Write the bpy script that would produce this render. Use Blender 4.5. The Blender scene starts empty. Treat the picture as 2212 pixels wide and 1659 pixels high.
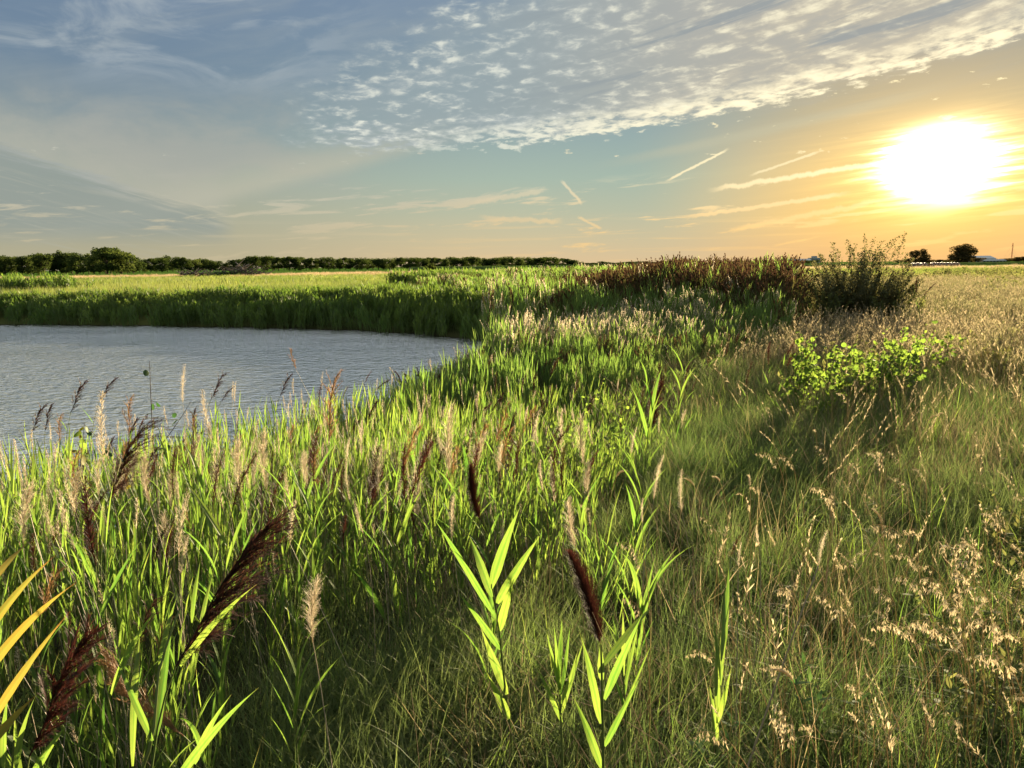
import bpy, math, random
import numpy as np
from mathutils import Vector, Matrix

random.seed(7)
rng = np.random.default_rng(11)
SC = bpy.context.scene
COL = SC.collection
rad = math.radians

# ------------------------------------------------------------------ camera
CAM_H = 3.0                      # metres above the pond
PITCH, ROLL, FPX = rad(9.1), rad(-0.65), 740.0
cam_data = bpy.data.cameras.new("camera")
cam = bpy.data.objects.new("camera", cam_data)
COL.objects.link(cam)
SC.camera = cam
cam_data.sensor_width = 36.0
cam_data.lens = 36.0 * FPX / 1024.0
cam_data.clip_start = 0.05
cam_data.clip_end = 20000.0
CAM_M = Matrix.Translation((0, 0, CAM_H)) @ Matrix.Rotation(math.pi / 2 - PITCH, 4, 'X') @ Matrix.Rotation(ROLL, 4, 'Z')
cam.matrix_world = CAM_M

# ------------------------------------------------------------------ light
SUN_AZ, SUN_EL = 29.4, 8.6       # degrees
EXPO = 2.45
SC.view_settings.view_transform = 'Standard'
SC.view_settings.look = 'None'
SC.view_settings.exposure = EXPO
SC.view_settings.gamma = 1.0
SC.view_settings.use_curve_mapping = False
sun_dir = Vector((math.sin(rad(SUN_AZ)) * math.cos(rad(SUN_EL)), math.cos(rad(SUN_AZ)) * math.cos(rad(SUN_EL)), math.sin(rad(SUN_EL))))
sl = bpy.data.lights.new("sun", 'SUN')
sl.energy = 5.0
sl.angle = rad(0.55)
sl.color = (1.0, 0.80, 0.52)
sun = bpy.data.objects.new("sun", sl)
COL.objects.link(sun)
sun.rotation_euler = sun_dir.to_track_quat('Z', 'Y').to_euler()

world = bpy.data.worlds.new("World")
SC.world = world
world.use_nodes = True


class S:
    """a shader socket with arithmetic"""
    tree = None

    def __init__(self, s):
        self.s = s

    @staticmethod
    def m(op, *a, clamp=False):
        n = S.tree.nodes.new('ShaderNodeMath')
        n.operation = op
        n.use_clamp = clamp
        for i, x in enumerate(a):
            if isinstance(x, S):
                S.tree.links.new(x.s, n.inputs[i])
            else:
                n.inputs[i].default_value = float(x)
        return S(n.outputs[0])

    def __add__(s, o): return S.m('ADD', s, o)
    __radd__ = __add__
    def __sub__(s, o): return S.m('SUBTRACT', s, o)
    def __rsub__(s, o): return S.m('SUBTRACT', o, s)
    def __mul__(s, o): return S.m('MULTIPLY', s, o)
    __rmul__ = __mul__
    def __truediv__(s, o): return S.m('DIVIDE', s, o)
    def __pow__(s, o): return S.m('POWER', s, o)


def sstep(x, a, b, lo=0.0, hi=1.0):
    n = S.tree.nodes.new('ShaderNodeMapRange')
    n.interpolation_type = 'SMOOTHSTEP'
    flip = False
    if isinstance(a, (int, float)) and isinstance(b, (int, float)) and a > b:
        a, b, lo, hi = b, a, hi, lo
    for i, v in zip((0, 1, 2, 3, 4), (x, a, b, lo, hi)):
        if isinstance(v, S):
            S.tree.links.new(v.s, n.inputs[i])
        else:
            n.inputs[i].default_value = float(v)
    return S(n.outputs[0])


def comb(x, y, z=0.0):
    n = S.tree.nodes.new('ShaderNodeCombineXYZ')
    for i, v in enumerate((x, y, z)):
        if isinstance(v, S):
            S.tree.links.new(v.s, n.inputs[i])
        else:
            n.inputs[i].default_value = float(v)
    return S(n.outputs[0])


def noise(vec, scale=1.0, detail=4.0, rough=0.55, dist=0.0):
    n = S.tree.nodes.new('ShaderNodeTexNoise')
    S.tree.links.new(vec.s, n.inputs['Vector'])
    n.inputs['Scale'].default_value = scale
    n.inputs['Detail'].default_value = detail
    n.inputs['Roughness'].default_value = rough
    n.inputs['Distortion'].default_value = dist
    return S(n.outputs[0])


def mix(fac, a, b, blend='MIX', clampf=True):
    n = S.tree.nodes.new('ShaderNodeMix')
    n.data_type = 'RGBA'
    n.blend_type = blend
    n.clamp_factor = clampf
    for idx, v in ((0, fac), (6, a), (7, b)):
        if isinstance(v, S):
            S.tree.links.new(v.s, n.inputs[idx])
        elif idx == 0:
            n.inputs[0].default_value = float(v)
        else:
            n.inputs[idx].default_value = (v[0], v[1], v[2], 1.0)
    return S(n.outputs[2])


def ramp(fac, stops):
    n = S.tree.nodes.new('ShaderNodeValToRGB')
    S.tree.links.new(fac.s, n.inputs[0])
    e = n.color_ramp.elements
    while len(e) < len(stops):
        e.new(0.5)
    for k, (p, c) in enumerate(stops):
        e[k].position = p
        e[k].color = (c[0], c[1], c[2], 1)
    return S(n.outputs[0])


def attr(name, kind='GEOMETRY', out='Fac'):
    n = S.tree.nodes.new('ShaderNodeAttribute')
    n.attribute_type = kind
    n.attribute_name = name
    return S(n.outputs[out])


def build_world():
    T = world.node_tree
    S.tree = T
    for n in list(T.nodes):
        T.nodes.remove(n)
    out = T.nodes.new('ShaderNodeOutputWorld')
    bg = T.nodes.new('ShaderNodeBackground')
    T.links.new(bg.outputs[0], out.inputs[0])
    sky = T.nodes.new('ShaderNodeTexSky')
    sky.sky_type = 'NISHITA'
    sky.sun_disc = False
    sky.sun_elevation = rad(SUN_EL)
    sky.sun_rotation = rad(SUN_AZ)
    sky.dust_density = 1.5
    tc = T.nodes.new('ShaderNodeTexCoord')
    sp = T.nodes.new('ShaderNodeSeparateXYZ')
    T.links.new(tc.outputs['Generated'], sp.inputs[0])
    X, Y, Z = S(sp.outputs[0]), S(sp.outputs[1]), S(sp.outputs[2])
    az = S.m('ARCTAN2', X, Y) * 57.2958
    el = S.m('ARCSINE', Z) * 57.2958
    # a cloud layer seen in perspective
    pz = Z + 0.13
    P = comb(X / pz, Y / pz)
    A = comb(az, el)
    dot = X * sun_dir.x + Y * sun_dir.y + Z * sun_dir.z
    ang = S.m('ARCCOSINE', S.m('MINIMUM', dot, 0.99999)) * 57.2958
    warm = S.m('EXPONENT', ang * (-1 / 26.0))               # 1 at the sun, fades away from it

    # clear sky, cooler away from the sun; overhead, out of view, brightened for fill
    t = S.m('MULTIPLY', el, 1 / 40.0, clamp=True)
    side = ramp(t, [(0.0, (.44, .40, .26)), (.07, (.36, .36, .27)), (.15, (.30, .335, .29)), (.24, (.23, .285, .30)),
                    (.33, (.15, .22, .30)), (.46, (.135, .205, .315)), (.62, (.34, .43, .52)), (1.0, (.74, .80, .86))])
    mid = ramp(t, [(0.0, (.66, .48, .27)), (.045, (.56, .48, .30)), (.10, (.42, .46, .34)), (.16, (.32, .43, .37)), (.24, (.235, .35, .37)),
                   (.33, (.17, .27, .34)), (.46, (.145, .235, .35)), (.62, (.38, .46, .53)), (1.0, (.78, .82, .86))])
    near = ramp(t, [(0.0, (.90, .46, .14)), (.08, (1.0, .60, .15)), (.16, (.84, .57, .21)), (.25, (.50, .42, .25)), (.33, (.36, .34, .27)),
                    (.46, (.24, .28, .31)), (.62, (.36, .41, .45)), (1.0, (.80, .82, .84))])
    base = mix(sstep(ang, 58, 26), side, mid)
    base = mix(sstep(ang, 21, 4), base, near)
    nish = mix(1.0, S(sky.outputs[0]), (.08, .08, .08), 'MULTIPLY')
    nish = mix(sstep(ang, 60, 20), nish, (.5, .42, .27))
    base = mix(.12, base, nish)

    cream = mix(sstep(ang, 38, 8), (.50, .50, .42), (1.0, .86, .52))
    cream = mix(sstep(el, 7.5, 1.0), cream, mix(sstep(ang, 48, 12), (.53, .45, .29), (1.0, .62, .22)))

    def over(c, f, col):
        return mix(f, c, col)

    n_lo = noise(A, .09, 3, .5)
    n_mid = noise(A, .35, 5, .6)
    c = base
    # soft high wisps, upper left
    w = noise(comb(az * .09 + el * .05, el * .30 - az * .05), 1.3, 6, .6, .8)
    c = over(c, sstep(w, .43, .66) * sstep(az, -6, -20) * sstep(el, 11, 14) * .70, (.36, .41, .44))
    w = noise(comb(az * .12, el * .22, 3.1), 1.0, 5, .6, .4)
    c = over(c, sstep(w, .38, .66) * sstep(az, -7, -19) * sstep(el, 13.5, 9.5) * sstep(el, 4, 6.5) * .65, (.365, .37, .33))
    w = noise(comb(az * .05 + el * .03, el * .4 - az * .09, 1.2), 1.3, 5, .6, .5)
    c = over(c, sstep(w, .44, .8) * sstep(el, 8, 13) * .35, (.30, .345, .36))
    # bright fan between the veil and the main band
    low = el - (az + 21) * .27 - 4.4 + (n_mid - .5) * .5
    c = over(c, sstep(low, -.4, .9) * sstep(low, 3.4, .4) * sstep(az, 4, -12) * sstep(az, -36, -22) * .62, (.46, .445, .345))
    # grey veil with a bright rim, left
    vl = el - (7.6 - (az + 33.5) * .307) + (noise(comb(az * .16, el * .9, 7.), 1, 6, .68) - .5) * 1.9
    vm = sstep(az, -19.6, -21.6)
    c = over(c, sstep(vl, 3.8, .1) * sstep(vl, -.5, .3) * vm * .5, (.43, .425, .35))
    c = over(c, sstep(vl, .35, -.75) * vm * sstep(el, 1.2, 3.2) * .75, (.255, .295, .275))
    st = noise(comb(az * .22 + el * .3, el * 2.2 + az * .55, 2.), 1.0, 6, .62, .5)
    c = over(c, sstep(vl, .35, -.05) * sstep(vl, -1.1, -.15) * vm * sstep(st, .42, .66) * .75, mix(sstep(az, -30, -21), (.34, .37, .36), (.55, .50, .37)))
    c = over(c, sstep(st, .5, .72) * vm * sstep(vl, .1, -.4) * .4, (.40, .40, .33))
    # the main altocumulus band
    azp = az + 14
    e_low = 8.2 + azp * .02 + S.m('POWER', S.m('MAXIMUM', azp, 0.0), 2.0) * .00185
    a_left = S.m('MAXIMUM', el - 12.0, 0.0) * 1.75 - 14.5
    big = noise(P, 1.5, 4, .55, .4)
    edge = el - e_low + (noise(comb(az * .30, el * .9), 1, 7, .70) - .5) * 3.0
    lft = az - a_left + (noise(comb(az * .35, el * .6, 5.), 1, 5, .62) - .5) * 9
    band = sstep(edge, -.05, .7) * sstep(lft, -2.5, 2.5)
    c = over(c, sstep(edge, -.6, 2.0) * sstep(lft, -3, 9) * .80, mix(sstep(ang, 34, 12), (.285, .345, .36), (.44, .42, .36)))
    # long streets of the deck following the band
    street = noise(comb(az * .045 + el * .02, el * .55 - az * .125, 4.), 1.3, 5, .6, .5)
    cells = noise(P, 12.0, 5, .56, .35)
    cells2 = noise(comb(az * .8 + el * .3, el * 2.0 - az * .28), .9, 5, .6, .4)
    stk = noise(comb(az * .13 + el * .12, el * 1.5 - az * .26, 3.3), 1.2, 6, .62, .5)
    mm = sstep(az, -8, 22) * .36
    cl = (cells * .62 + cells2 * .38) * (1.0 - mm) + stk * mm
    rim = sstep(edge, 3.0, .4)
    thr = .485 - rim * .09 - (street - .5) * .46 - (big - .5) * .36
    puff = sstep(cl - thr, -.05, .17) * band
    pcol = mix(sstep(ang, 30, 8), mix(sstep(cl, .47, .66), (.36, .41, .42), (.74, .75, .65)), mix(sstep(cl, .47, .66), (.55, .49, .37), (1.05, .95, .66)))
    c = over(c, puff * (.74 + rim * .26), pcol)
    ridge = sstep(edge + (cl - .5) * 4.5, -.1, .5) * sstep(edge + (cl - .5) * 4.5, 2.1, .7) * sstep(lft, 0, 6) * sstep(az, -12, 4)
    c = over(c, ridge * sstep(cl, .40, .56) * .8, mix(sstep(ang, 34, 10), (.74, .75, .63), (1.1, .98, .66)))
    # long soft gap streaks, upper right
    c = over(c, sstep(street, .47, .36) * sstep(edge, 1.2, 3.0) * sstep(az, -6, 12) * .6, (.235, .28, .31))
    # small detached puffs
    dp = noise(comb(az * .55, el * 1.5, 9.), 1.0, 5, .6)
    c = over(c, sstep(dp, .635, .70) * sstep(el, 6.5, 8) * sstep(el, 14, 11) * sstep(edge, .4, -.5) * .85, cream)
    # soft diagonal bar
    sb = el - 8.0 - (az - 11.6) * .162 + (n_mid - .5) * .25
    c = over(c, sstep(sb, -.55, .0) * sstep(sb, .55, .1) * sstep(az, 5, 14) * sstep(az, 31, 24) * .42, (.50, .48, .34))
    # low streaks and cloudlets
    ls = noise(comb(az * .15 - el * .05, el * 1.25 - az * .09, 6.3), 1.2, 6, .6, .35)
    c = over(c, sstep(ls, .555, .66) * sstep(el, 6.8, 4.6) * sstep(el, .1, 1.4) * .72, cream)
    ls2 = noise(comb(az * .07, el * 1.9, 2.4), 1.2, 5, .6, .2)
    c = over(c, sstep(ls2, .52, .70) * sstep(el, 4, 2.4) * .35, cream)

    def seg(ax, ay, bx, by, wd, op, seed, k=1.0):
        nonlocal c
        L = math.hypot(bx - ax, by - ay)
        ux, uy = (bx - ax) / L, (by - ay) / L
        s = (az - ax) * ux + (el - ay) * uy
        wob = (noise(comb(s * .9, seed), 1.0, 3, .6) - .5) * wd * 2.6
        d = S.m('ABSOLUTE', (el - ay) * ux - (az - ax) * uy + wob)
        wv = noise(comb(s * 1.5, seed + 3.), 1.0, 4, .6) * 1.3 + .3
        f = sstep(d / wv, wd, wd * .25) * sstep(s, 0, L * .16) * sstep(s, L, L * .84) * op
        c = mix(f, c, cream)
    seg(11.4, 5.9, 16.1, 8.1, .13, .9, 1.)
    seg(3.8, 6.3, 5.5, 4.4, .16, .75, 5.)
    seg(17.3, 6.1, 22.3, 7.6, .13, .6, 9.)
    seg(5.0, 3.6, 7.0, 2.6, .15, .6, 12.)
    seg(14.3, 5.2, 27.0, 6.7, .26, .9, 15.)
    seg(12.5, 3.3, 24.5, 4.7, .22, .75, 18.)
    seg(16.0, 2.3, 27.0, 4.2, .28, .6, 21.)
    seg(-3.2, 4.6, 3.0, 5.6, .28, .6, 24.)
    seg(-2.6, 3.6, 4.2, 3.2, .26, .55, 27.)
    seg(19.5, 10.6, 23.0, 10.9, .16, .0, 30.)
    # sun glow, broken by streaks of cloud
    fl = noise(comb(az * .10, el * 1.5 - az * .12, 8.), 1.5, 5, .6, .2)
    dx = (az - 29.4) + (fl - .5) * 7.0
    dy = (el - 6.2) * 1.2
    r = S.m('SQRT', dx * dx * .72 + dy * dy)
    halo = S.m('EXPONENT', r * -.40)
    n2 = T.nodes.new('ShaderNodeMix'); n2.data_type = 'RGBA'; n2.blend_type = 'ADD'
    n2.inputs[7].default_value = (1.15, .66, .14, 1)
    T.links.new((halo * 1.15).s, n2.inputs[0]); T.links.new(c.s, n2.inputs[6]); n2.clamp_factor = False
    c = S(n2.outputs[2])
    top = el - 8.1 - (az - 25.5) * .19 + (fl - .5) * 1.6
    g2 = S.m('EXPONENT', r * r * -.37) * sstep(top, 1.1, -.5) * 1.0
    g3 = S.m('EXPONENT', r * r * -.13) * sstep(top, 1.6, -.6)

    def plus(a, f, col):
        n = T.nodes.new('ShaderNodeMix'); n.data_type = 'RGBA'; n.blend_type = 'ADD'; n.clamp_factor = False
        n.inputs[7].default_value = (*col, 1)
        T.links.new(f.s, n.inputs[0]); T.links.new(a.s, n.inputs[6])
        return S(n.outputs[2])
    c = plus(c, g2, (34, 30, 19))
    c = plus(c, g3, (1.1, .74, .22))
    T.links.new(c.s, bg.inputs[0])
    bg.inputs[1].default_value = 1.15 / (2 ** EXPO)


build_world()

# ------------------------------------------------------------------ helpers
_cr, _sr = math.cos(ROLL), math.sin(ROLL)


def ray(X, Y):
    """direction through a pixel of the 2212 x 1659 view"""
    v = Vector(((X * 1024 / 2212 - 512) / FPX, -(Y * 1024 / 2212 - 384) / FPX, -1.0))
    d = CAM_M.to_3x3() @ v
    return d


def at(X, Y, depth):
    d = ray(X, Y)
    return Vector((0, 0, CAM_H)) + d * (depth / d.y)


def tag(o, label=None, cat=None, group=None, kind=None):
    if label: o['label'] = label
    if cat: o['category'] = cat
    if group: o['group'] = group
    if kind: o['kind'] = kind
    return o


def link(name, data, parent=None, M=None):
    o = bpy.data.objects.new(name, data)
    COL.objects.link(o)
    if parent is not None:
        o.parent = parent
    if M is not None:
        o.matrix_local = M
    return o


class Geo:
    def __init__(s):
        s.V, s.Q, s.T3, s.ti, s.h, s.mq, s.mt, s.n = [], [], [], [], [], [], [], 0

    def add(s, V, F, tint=0.5, h=0.0, mat=0):
        V = np.asarray(V, float).reshape(-1, 3)
        F = np.asarray(F, int)
        k = len(V)
        s.V.append(V)
        s.ti.append(np.broadcast_to(np.asarray(tint, float), (k,)).copy())
        s.h.append(np.broadcast_to(np.asarray(h, float), (k,)).copy())
        if F.shape[1] == 4:
            s.Q.append(F + s.n); s.mq.append(np.full(len(F), mat))
        else:
            s.T3.append(F + s.n); s.mt.append(np.full(len(F), mat))
        s.n += k

    def merge(s, g, M=None, tint=None, mat=None):
        """append a finished geo under a matrix"""
        for i, v in enumerate(g.V):
            if M is not None:
                A = np.array(M.to_3x3()); t = np.array(M.translation)
                v = v @ A.T + t
            s.V.append(v)
            s.ti.append(g.ti[i] if tint is None else np.full(len(v), tint))
            s.h.append(g.h[i])
        for F, m in zip(g.Q, g.mq):
            s.Q.append(F + s.n); s.mq.append(m if mat is None else np.full(len(F), mat))
        for F, m in zip(g.T3, g.mt):
            s.T3.append(F + s.n); s.mt.append(m if mat is None else np.full(len(F), mat))
        s.n += g.n

    def mesh(s, name, mats, smooth=True):
        me = bpy.data.meshes.new(name)
        V = np.concatenate(s.V)
        loops, tot, mi = [], [], []
        if s.Q:
            q = np.concatenate(s.Q); loops.append(q.ravel()); tot.append(np.full(len(q), 4)); mi.append(np.concatenate(s.mq))
        if s.T3:
            q = np.concatenate(s.T3); loops.append(q.ravel()); tot.append(np.full(len(q), 3)); mi.append(np.concatenate(s.mt))
        loops = np.concatenate(loops); tot = np.concatenate(tot); mi = np.concatenate(mi)
        me.vertices.add(len(V)); me.vertices.foreach_set('co', V.ravel())
        me.loops.add(len(loops)); me.loops.foreach_set('vertex_index', loops)
        me.polygons.add(len(tot))
        me.polygons.foreach_set('loop_start', np.concatenate([[0], np.cumsum(tot)[:-1]]))
        me.polygons.foreach_set('loop_total', tot)
        me.polygons.foreach_set('material_index', mi)
        me.polygons.foreach_set('use_smooth', np.full(len(tot), smooth))
        for nm, a in (('tint', s.ti), ('h', s.h)):
            at_ = me.attributes.new(nm, 'FLOAT', 'POINT')
            at_.data.foreach_set('value', np.concatenate(a).astype(np.float32))
        me.update(calc_edges=True)
        for m in (mats if isinstance(mats, (list, tuple)) else [mats]):
            me.materials.append(m)
        return me


def ribbons(g, P0, az, th0, dth, L, W, seg=4, tint=0.5, mat=0, prof='grass', power=1.2, wind=0.0, twist=0.0):
    """N curved tapering blades at once"""
    P0 = np.asarray(P0, float).reshape(-1, 3)
    N = len(P0)
    b = lambda a: np.broadcast_to(np.asarray(a, float), (N,))
    az, th0, dth, L, W, tint, twist = map(b, (az, th0, dth, L, W, tint, twist))
    s = np.linspace(0, 1, seg + 1)
    if prof == 'grass':
        w = (1 - s ** 2.2) * .96 + .04
    elif prof == 'leaf':
        w = np.clip(np.sin(np.pi * np.clip(s, 0, 1) ** .62) ** .75, .05, 1); w[0] = .25; w[-1] = .02
    elif prof == 'spike':
        w = np.sin(np.pi * (s * .86 + .07)) + .02
    else:
        w = np.ones(seg + 1)
    pos = np.empty((N, seg + 1, 3)); pos[:, 0] = P0
    side = np.empty((N, seg + 1, 3))
    for k in range(seg + 1):
        u = s[k]
        th = th0 + dth * u ** power
        d = np.stack([np.sin(th) * np.cos(az), np.sin(th) * np.sin(az), np.cos(th)], 1)
        d[:, 0] += wind * u
        if k < seg:
            pos[:, k + 1] = pos[:, k] + d * (L / seg)[:, None]
        a2 = az + twist * u
        hor = np.stack([-np.sin(a2), np.cos(a2), 0 * a2], 1)
        side[:, k] = hor
    hw = (W / 2)[:, None] * w[None]
    Lft = pos - side * hw[..., None]
    Rgt = pos + side * hw[..., None]
    V = np.stack([Lft, Rgt], 2).reshape(-1, 3)
    base = (np.arange(N) * (seg + 1) * 2)[:, None] + (np.arange(seg) * 2)[None]
    base = base.ravel()
    F = np.stack([base, base + 1, base + 3, base + 2], 1)
    g.add(V, F, np.repeat(tint, (seg + 1) * 2), np.tile(np.repeat(s, 2), N), mat)
    return pos


def tube(g, pts, r, sides=5, tint=0.5, mat=0, h=None):
    pts = np.asarray(pts, float); K = len(pts)
    r = np.broadcast_to(np.asarray(r, float), (K,))
    d = np.gradient(pts, axis=0); d /= np.linalg.norm(d, axis=1)[:, None] + 1e-9
    ref = np.array([0., 0, 1]) if abs(d[:, 2]).mean() < .8 else np.array([0., 1, 0])
    a = np.cross(d, ref); a /= np.linalg.norm(a, axis=1)[:, None] + 1e-9
    b_ = np.cross(d, a)
    th = np.arange(sides) * 2 * np.pi / sides
    V = pts[:, None] + r[:, None, None] * (a[:, None] * np.cos(th)[None, :, None] + b_[:, None] * np.sin(th)[None, :, None])
    i = np.arange(K - 1)[:, None] * sides; j = np.arange(sides)[None]; j2 = (j + 1) % sides
    F = np.stack([(i + j), (i + j2), (i + sides + j2), (i + sides + j)], -1).reshape(-1, 4)
    g.add(V.reshape(-1, 3), F, tint, np.repeat(np.linspace(0, 1, K) if h is None else h, sides), mat)


def bez(p0, p1, p2, n):
    t = np.linspace(0, 1, n)[:, None]
    p0, p1, p2 = (np.array(p, float) for p in (p0, p1, p2))
    return (1 - t) ** 2 * p0 + 2 * t * (1 - t) * p1 + t ** 2 * p2


def blade(g, pts, W, up=None, tint=.5, mat=0, fold=.25, prof='leaf', redtip=False):
    """a broad leaf along a polyline, slightly folded on its midrib"""
    pts = np.asarray(pts, float); K = len(pts)
    d = np.gradient(pts, axis=0); d /= np.linalg.norm(d, axis=1)[:, None]
    up = np.array(up if up is not None else (0, -1, .35), float)
    a = np.cross(d, up); a /= np.linalg.norm(a, axis=1)[:, None] + 1e-9
    nrm = np.cross(a, d)
    s = np.linspace(0, 1, K)
    w = np.sin(np.pi * s ** .55) ** .8 * (1 - s ** 5); w[0] = .35; w[-1] = .015
    hw = (W / 2 * w)[:, None]
    tw = np.sin(s * 2.4 + W * 9000 % 6) * .45
    a2 = a * np.cos(tw)[:, None] + nrm * np.sin(tw)[:, None]; n2 = -a * np.sin(tw)[:, None] + nrm * np.cos(tw)[:, None]
    offs = np.array([-1, -.72, -.42, -.06, .06, .42, .72, 1]); M_ = len(offs)
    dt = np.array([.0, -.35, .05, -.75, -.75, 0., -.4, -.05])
    edge = 1 + .04 * rng.normal(0, 1, (K, 1)) * np.abs(offs)[None]
    V = (pts[:, None] + a2[:, None] * hw[:, None] * (offs[None] * edge)[..., None] + n2[:, None] * (hw * fold)[:, None] * np.abs(offs)[None, :, None]).reshape(-1, 3)
    i, j = np.meshgrid(np.arange(K - 1), np.arange(M_ - 1), indexing='ij'); i = i.ravel(); j = j.ravel()
    F = np.stack([i * M_ + j, i * M_ + j + 1, (i + 1) * M_ + j + 1, (i + 1) * M_ + j], 1)
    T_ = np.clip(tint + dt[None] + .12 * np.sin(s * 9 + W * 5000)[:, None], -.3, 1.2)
    g.add(V, F, T_.ravel(), np.repeat(s, M_), mat)


# ------------------------------------------------------------------ materials
def new_mat(name):
    m = bpy.data.materials.new(name)
    m.use_nodes = True
    T = m.node_tree
    for n in list(T.nodes):
        T.nodes.remove(n)
    out = T.nodes.new('ShaderNodeOutputMaterial')
    S.tree = T
    return m, T, out


def shader_mix(T, f, a, b):
    n = T.nodes.new('ShaderNodeMixShader')
    if isinstance(f, S):
        T.links.new(f.s, n.inputs[0])
    else:
        n.inputs[0].default_value = f
    T.links.new(a, n.inputs[1]); T.links.new(b, n.inputs[2])
    return n.outputs[0]


def plant_mat(name, ca, cb, tip=None, ta=None, tb=None, tr=.5, gloss=.01, patch=None, grain=0.0, rough=.5, tipfrom=.8):
    """reflecting and transmitting plant tissue; ca..cb by the blade's own tint, tip = dried ends"""
    m, T, out = new_mat(name)
    ti, h = attr('tint'), attr('h')
    oi = T.nodes.new('ShaderNodeObjectInfo')
    rnd = S(oi.outputs['Random'])
    k = ti * .7 + rnd * .3
    geo = T.nodes.new('ShaderNodeNewGeometry')
    pos = S(geo.outputs['Position'])
    if patch:
        pn = noise(pos, patch, 3, .55)
        k = k * .65 + sstep(pn, .36, .64) * .35
    if grain:
        vm = T.nodes.new('ShaderNodeVectorMath'); vm.operation = 'MULTIPLY'; vm.inputs[1].default_value = (1, 1, .12)
        T.links.new(pos.s, vm.inputs[0])
        k = k + (noise(S(vm.outputs[0]), grain, 2, .5) - .5) * .6
    refl = mix(k, ca, cb)
    trans = mix(k, ta or ca, tb or cb)
    if tip:
        f = sstep(h + ti * .25, tipfrom, tipfrom + .25)
        refl = mix(f, refl, tip)
        trans = mix(f, trans, tip)
    d = T.nodes.new('ShaderNodeBsdfDiffuse'); T.links.new(refl.s, d.inputs[0])
    if tr > 0:
        t = T.nodes.new('ShaderNodeBsdfTranslucent'); T.links.new(trans.s, t.inputs[0])
        sh = shader_mix(T, tr, d.outputs[0], t.outputs[0])
    else:
        sh = d.outputs[0]
    if gloss > 0:
        gl = T.nodes.new('ShaderNodeBsdfGlossy'); gl.inputs['Roughness'].default_value = rough
        gl.inputs[0].default_value = (1, 1, .95, 1)
        sh = shader_mix(T, gloss, sh, gl.outputs[0])
    T.links.new(sh, out.inputs[0])
    return m


M_REED = plant_mat('reed_leaf', (.05, .10, .018), (.09, .13, .025), tip=(.22, .15, .05), ta=(.09, .21, .024), tb=(.26, .34, .048), tr=.58, gloss=.018, grain=140, tipfrom=1.0, rough=.55)
M_REED_FAR = plant_mat('reed_leaf_far', (.085, .135, .04), (.12, .15, .055), tip=(.17, .15, .07), ta=(.13, .27, .035), tb=(.27, .36, .07), tr=.5, gloss=.012, patch=.35, tipfrom=1.05)
M_BANK = plant_mat('bank_reed_leaf', (.035, .075, .018), (.07, .10, .025), tip=(.12, .11, .05), ta=(.08, .17, .02), tb=(.20, .28, .04), tr=.5, gloss=.02, patch=.2, tipfrom=1.05)
M_DEADGRASS = plant_mat('dead_grass', (.13, .10, .06), (.34, .28, .18), ta=(.16, .12, .06), tb=(.42, .34, .20), tr=.4, gloss=.01)
M_STAND = plant_mat('stand_leaf', (.06, .06, .025), (.10, .08, .035), tip=(.13, .08, .04), ta=(.06, .075, .018), tb=(.14, .11, .035), tr=.4, gloss=.0, patch=.3, tipfrom=.9)
M_GOLDLEAF = plant_mat('turning_leaf', (.12, .13, .03), (.16, .12, .03), tip=(.20, .06, .02), ta=(.24, .26, .04), tb=(.30, .20, .03), tr=.55, gloss=.02, grain=90, tipfrom=.9)
M_STEM = plant_mat('reed_stem', (.08, .12, .03), (.15, .17, .05), tr=.15, gloss=.02)
M_DRYSTEM = plant_mat('dry_stem', (.25, .20, .13), (.38, .32, .22), tr=.1, gloss=.05, grain=120)
M_FARPLUME = plant_mat('far_plume', (.08, .048, .032), (.16, .10, .065), ta=(.06, .032, .018), tb=(.16, .09, .045), tr=.4, gloss=0)
M_PLUME = plant_mat('dark_plume', (.030, .015, .012), (.065, .030, .022), ta=(.04, .016, .011), tb=(.09, .038, .020), tr=.45, gloss=.02, tip=(.10, .045, .028), tipfrom=1.0)
M_REDPLUME = plant_mat('red_plume', (.030, .012, .010), (.055, .020, .015), ta=(.035, .011, .008), tb=(.085, .024, .014), tr=.45, gloss=.02)
M_PALEPLUME = plant_mat('pale_plume', (.38, .31, .20), (.56, .47, .33), ta=(.56, .46, .29), tb=(.80, .70, .50), tr=.5, gloss=.02)
M_BROWNPLUME = plant_mat('tan_plume', (.13, .075, .04), (.24, .14, .07), ta=(.30, .16, .06), tb=(.50, .30, .12), tr=.5, gloss=.02)
M_GRASS = plant_mat('fine_grass', (.050, .088, .024), (.118, .14, .045), tip=(.24, .21, .11), ta=(.08, .16, .03), tb=(.24, .29, .085), tr=.5, gloss=.012, patch=.9, tipfrom=1.06)
M_STRAW = plant_mat('straw_grass', (.11, .10, .045), (.27, .21, .11), tip=(.40, .30, .16), ta=(.16, .15, .05), tb=(.42, .33, .16), tr=.5, gloss=.03, patch=.5, tipfrom=.8)
M_SEED = plant_mat('grass_seed', (.31, .25, .15), (.48, .40, .26), ta=(.38, .31, .16), tb=(.60, .50, .30), tr=.5, gloss=.01)
M_GOLD = plant_mat('gold_seed', (.14, .15, .07), (.42, .33, .22), ta=(.16, .18, .06), tb=(.54, .42, .25), tr=.5, gloss=.01, patch=.22)
M_MEADOW = plant_mat('meadow_grass', (.035, .065, .014), (.11, .125, .035), tip=(.22, .19, .09), ta=(.07, .15, .015), tb=(.30, .32, .07), tr=.5, gloss=.02, patch=.045, tipfrom=1.0)
M_CREAM = plant_mat('cream_grass', (.22, .16, .09), (.36, .27, .16), ta=(.36, .26, .14), tb=(.52, .40, .24), tr=.4, gloss=.0, patch=.06)
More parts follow.
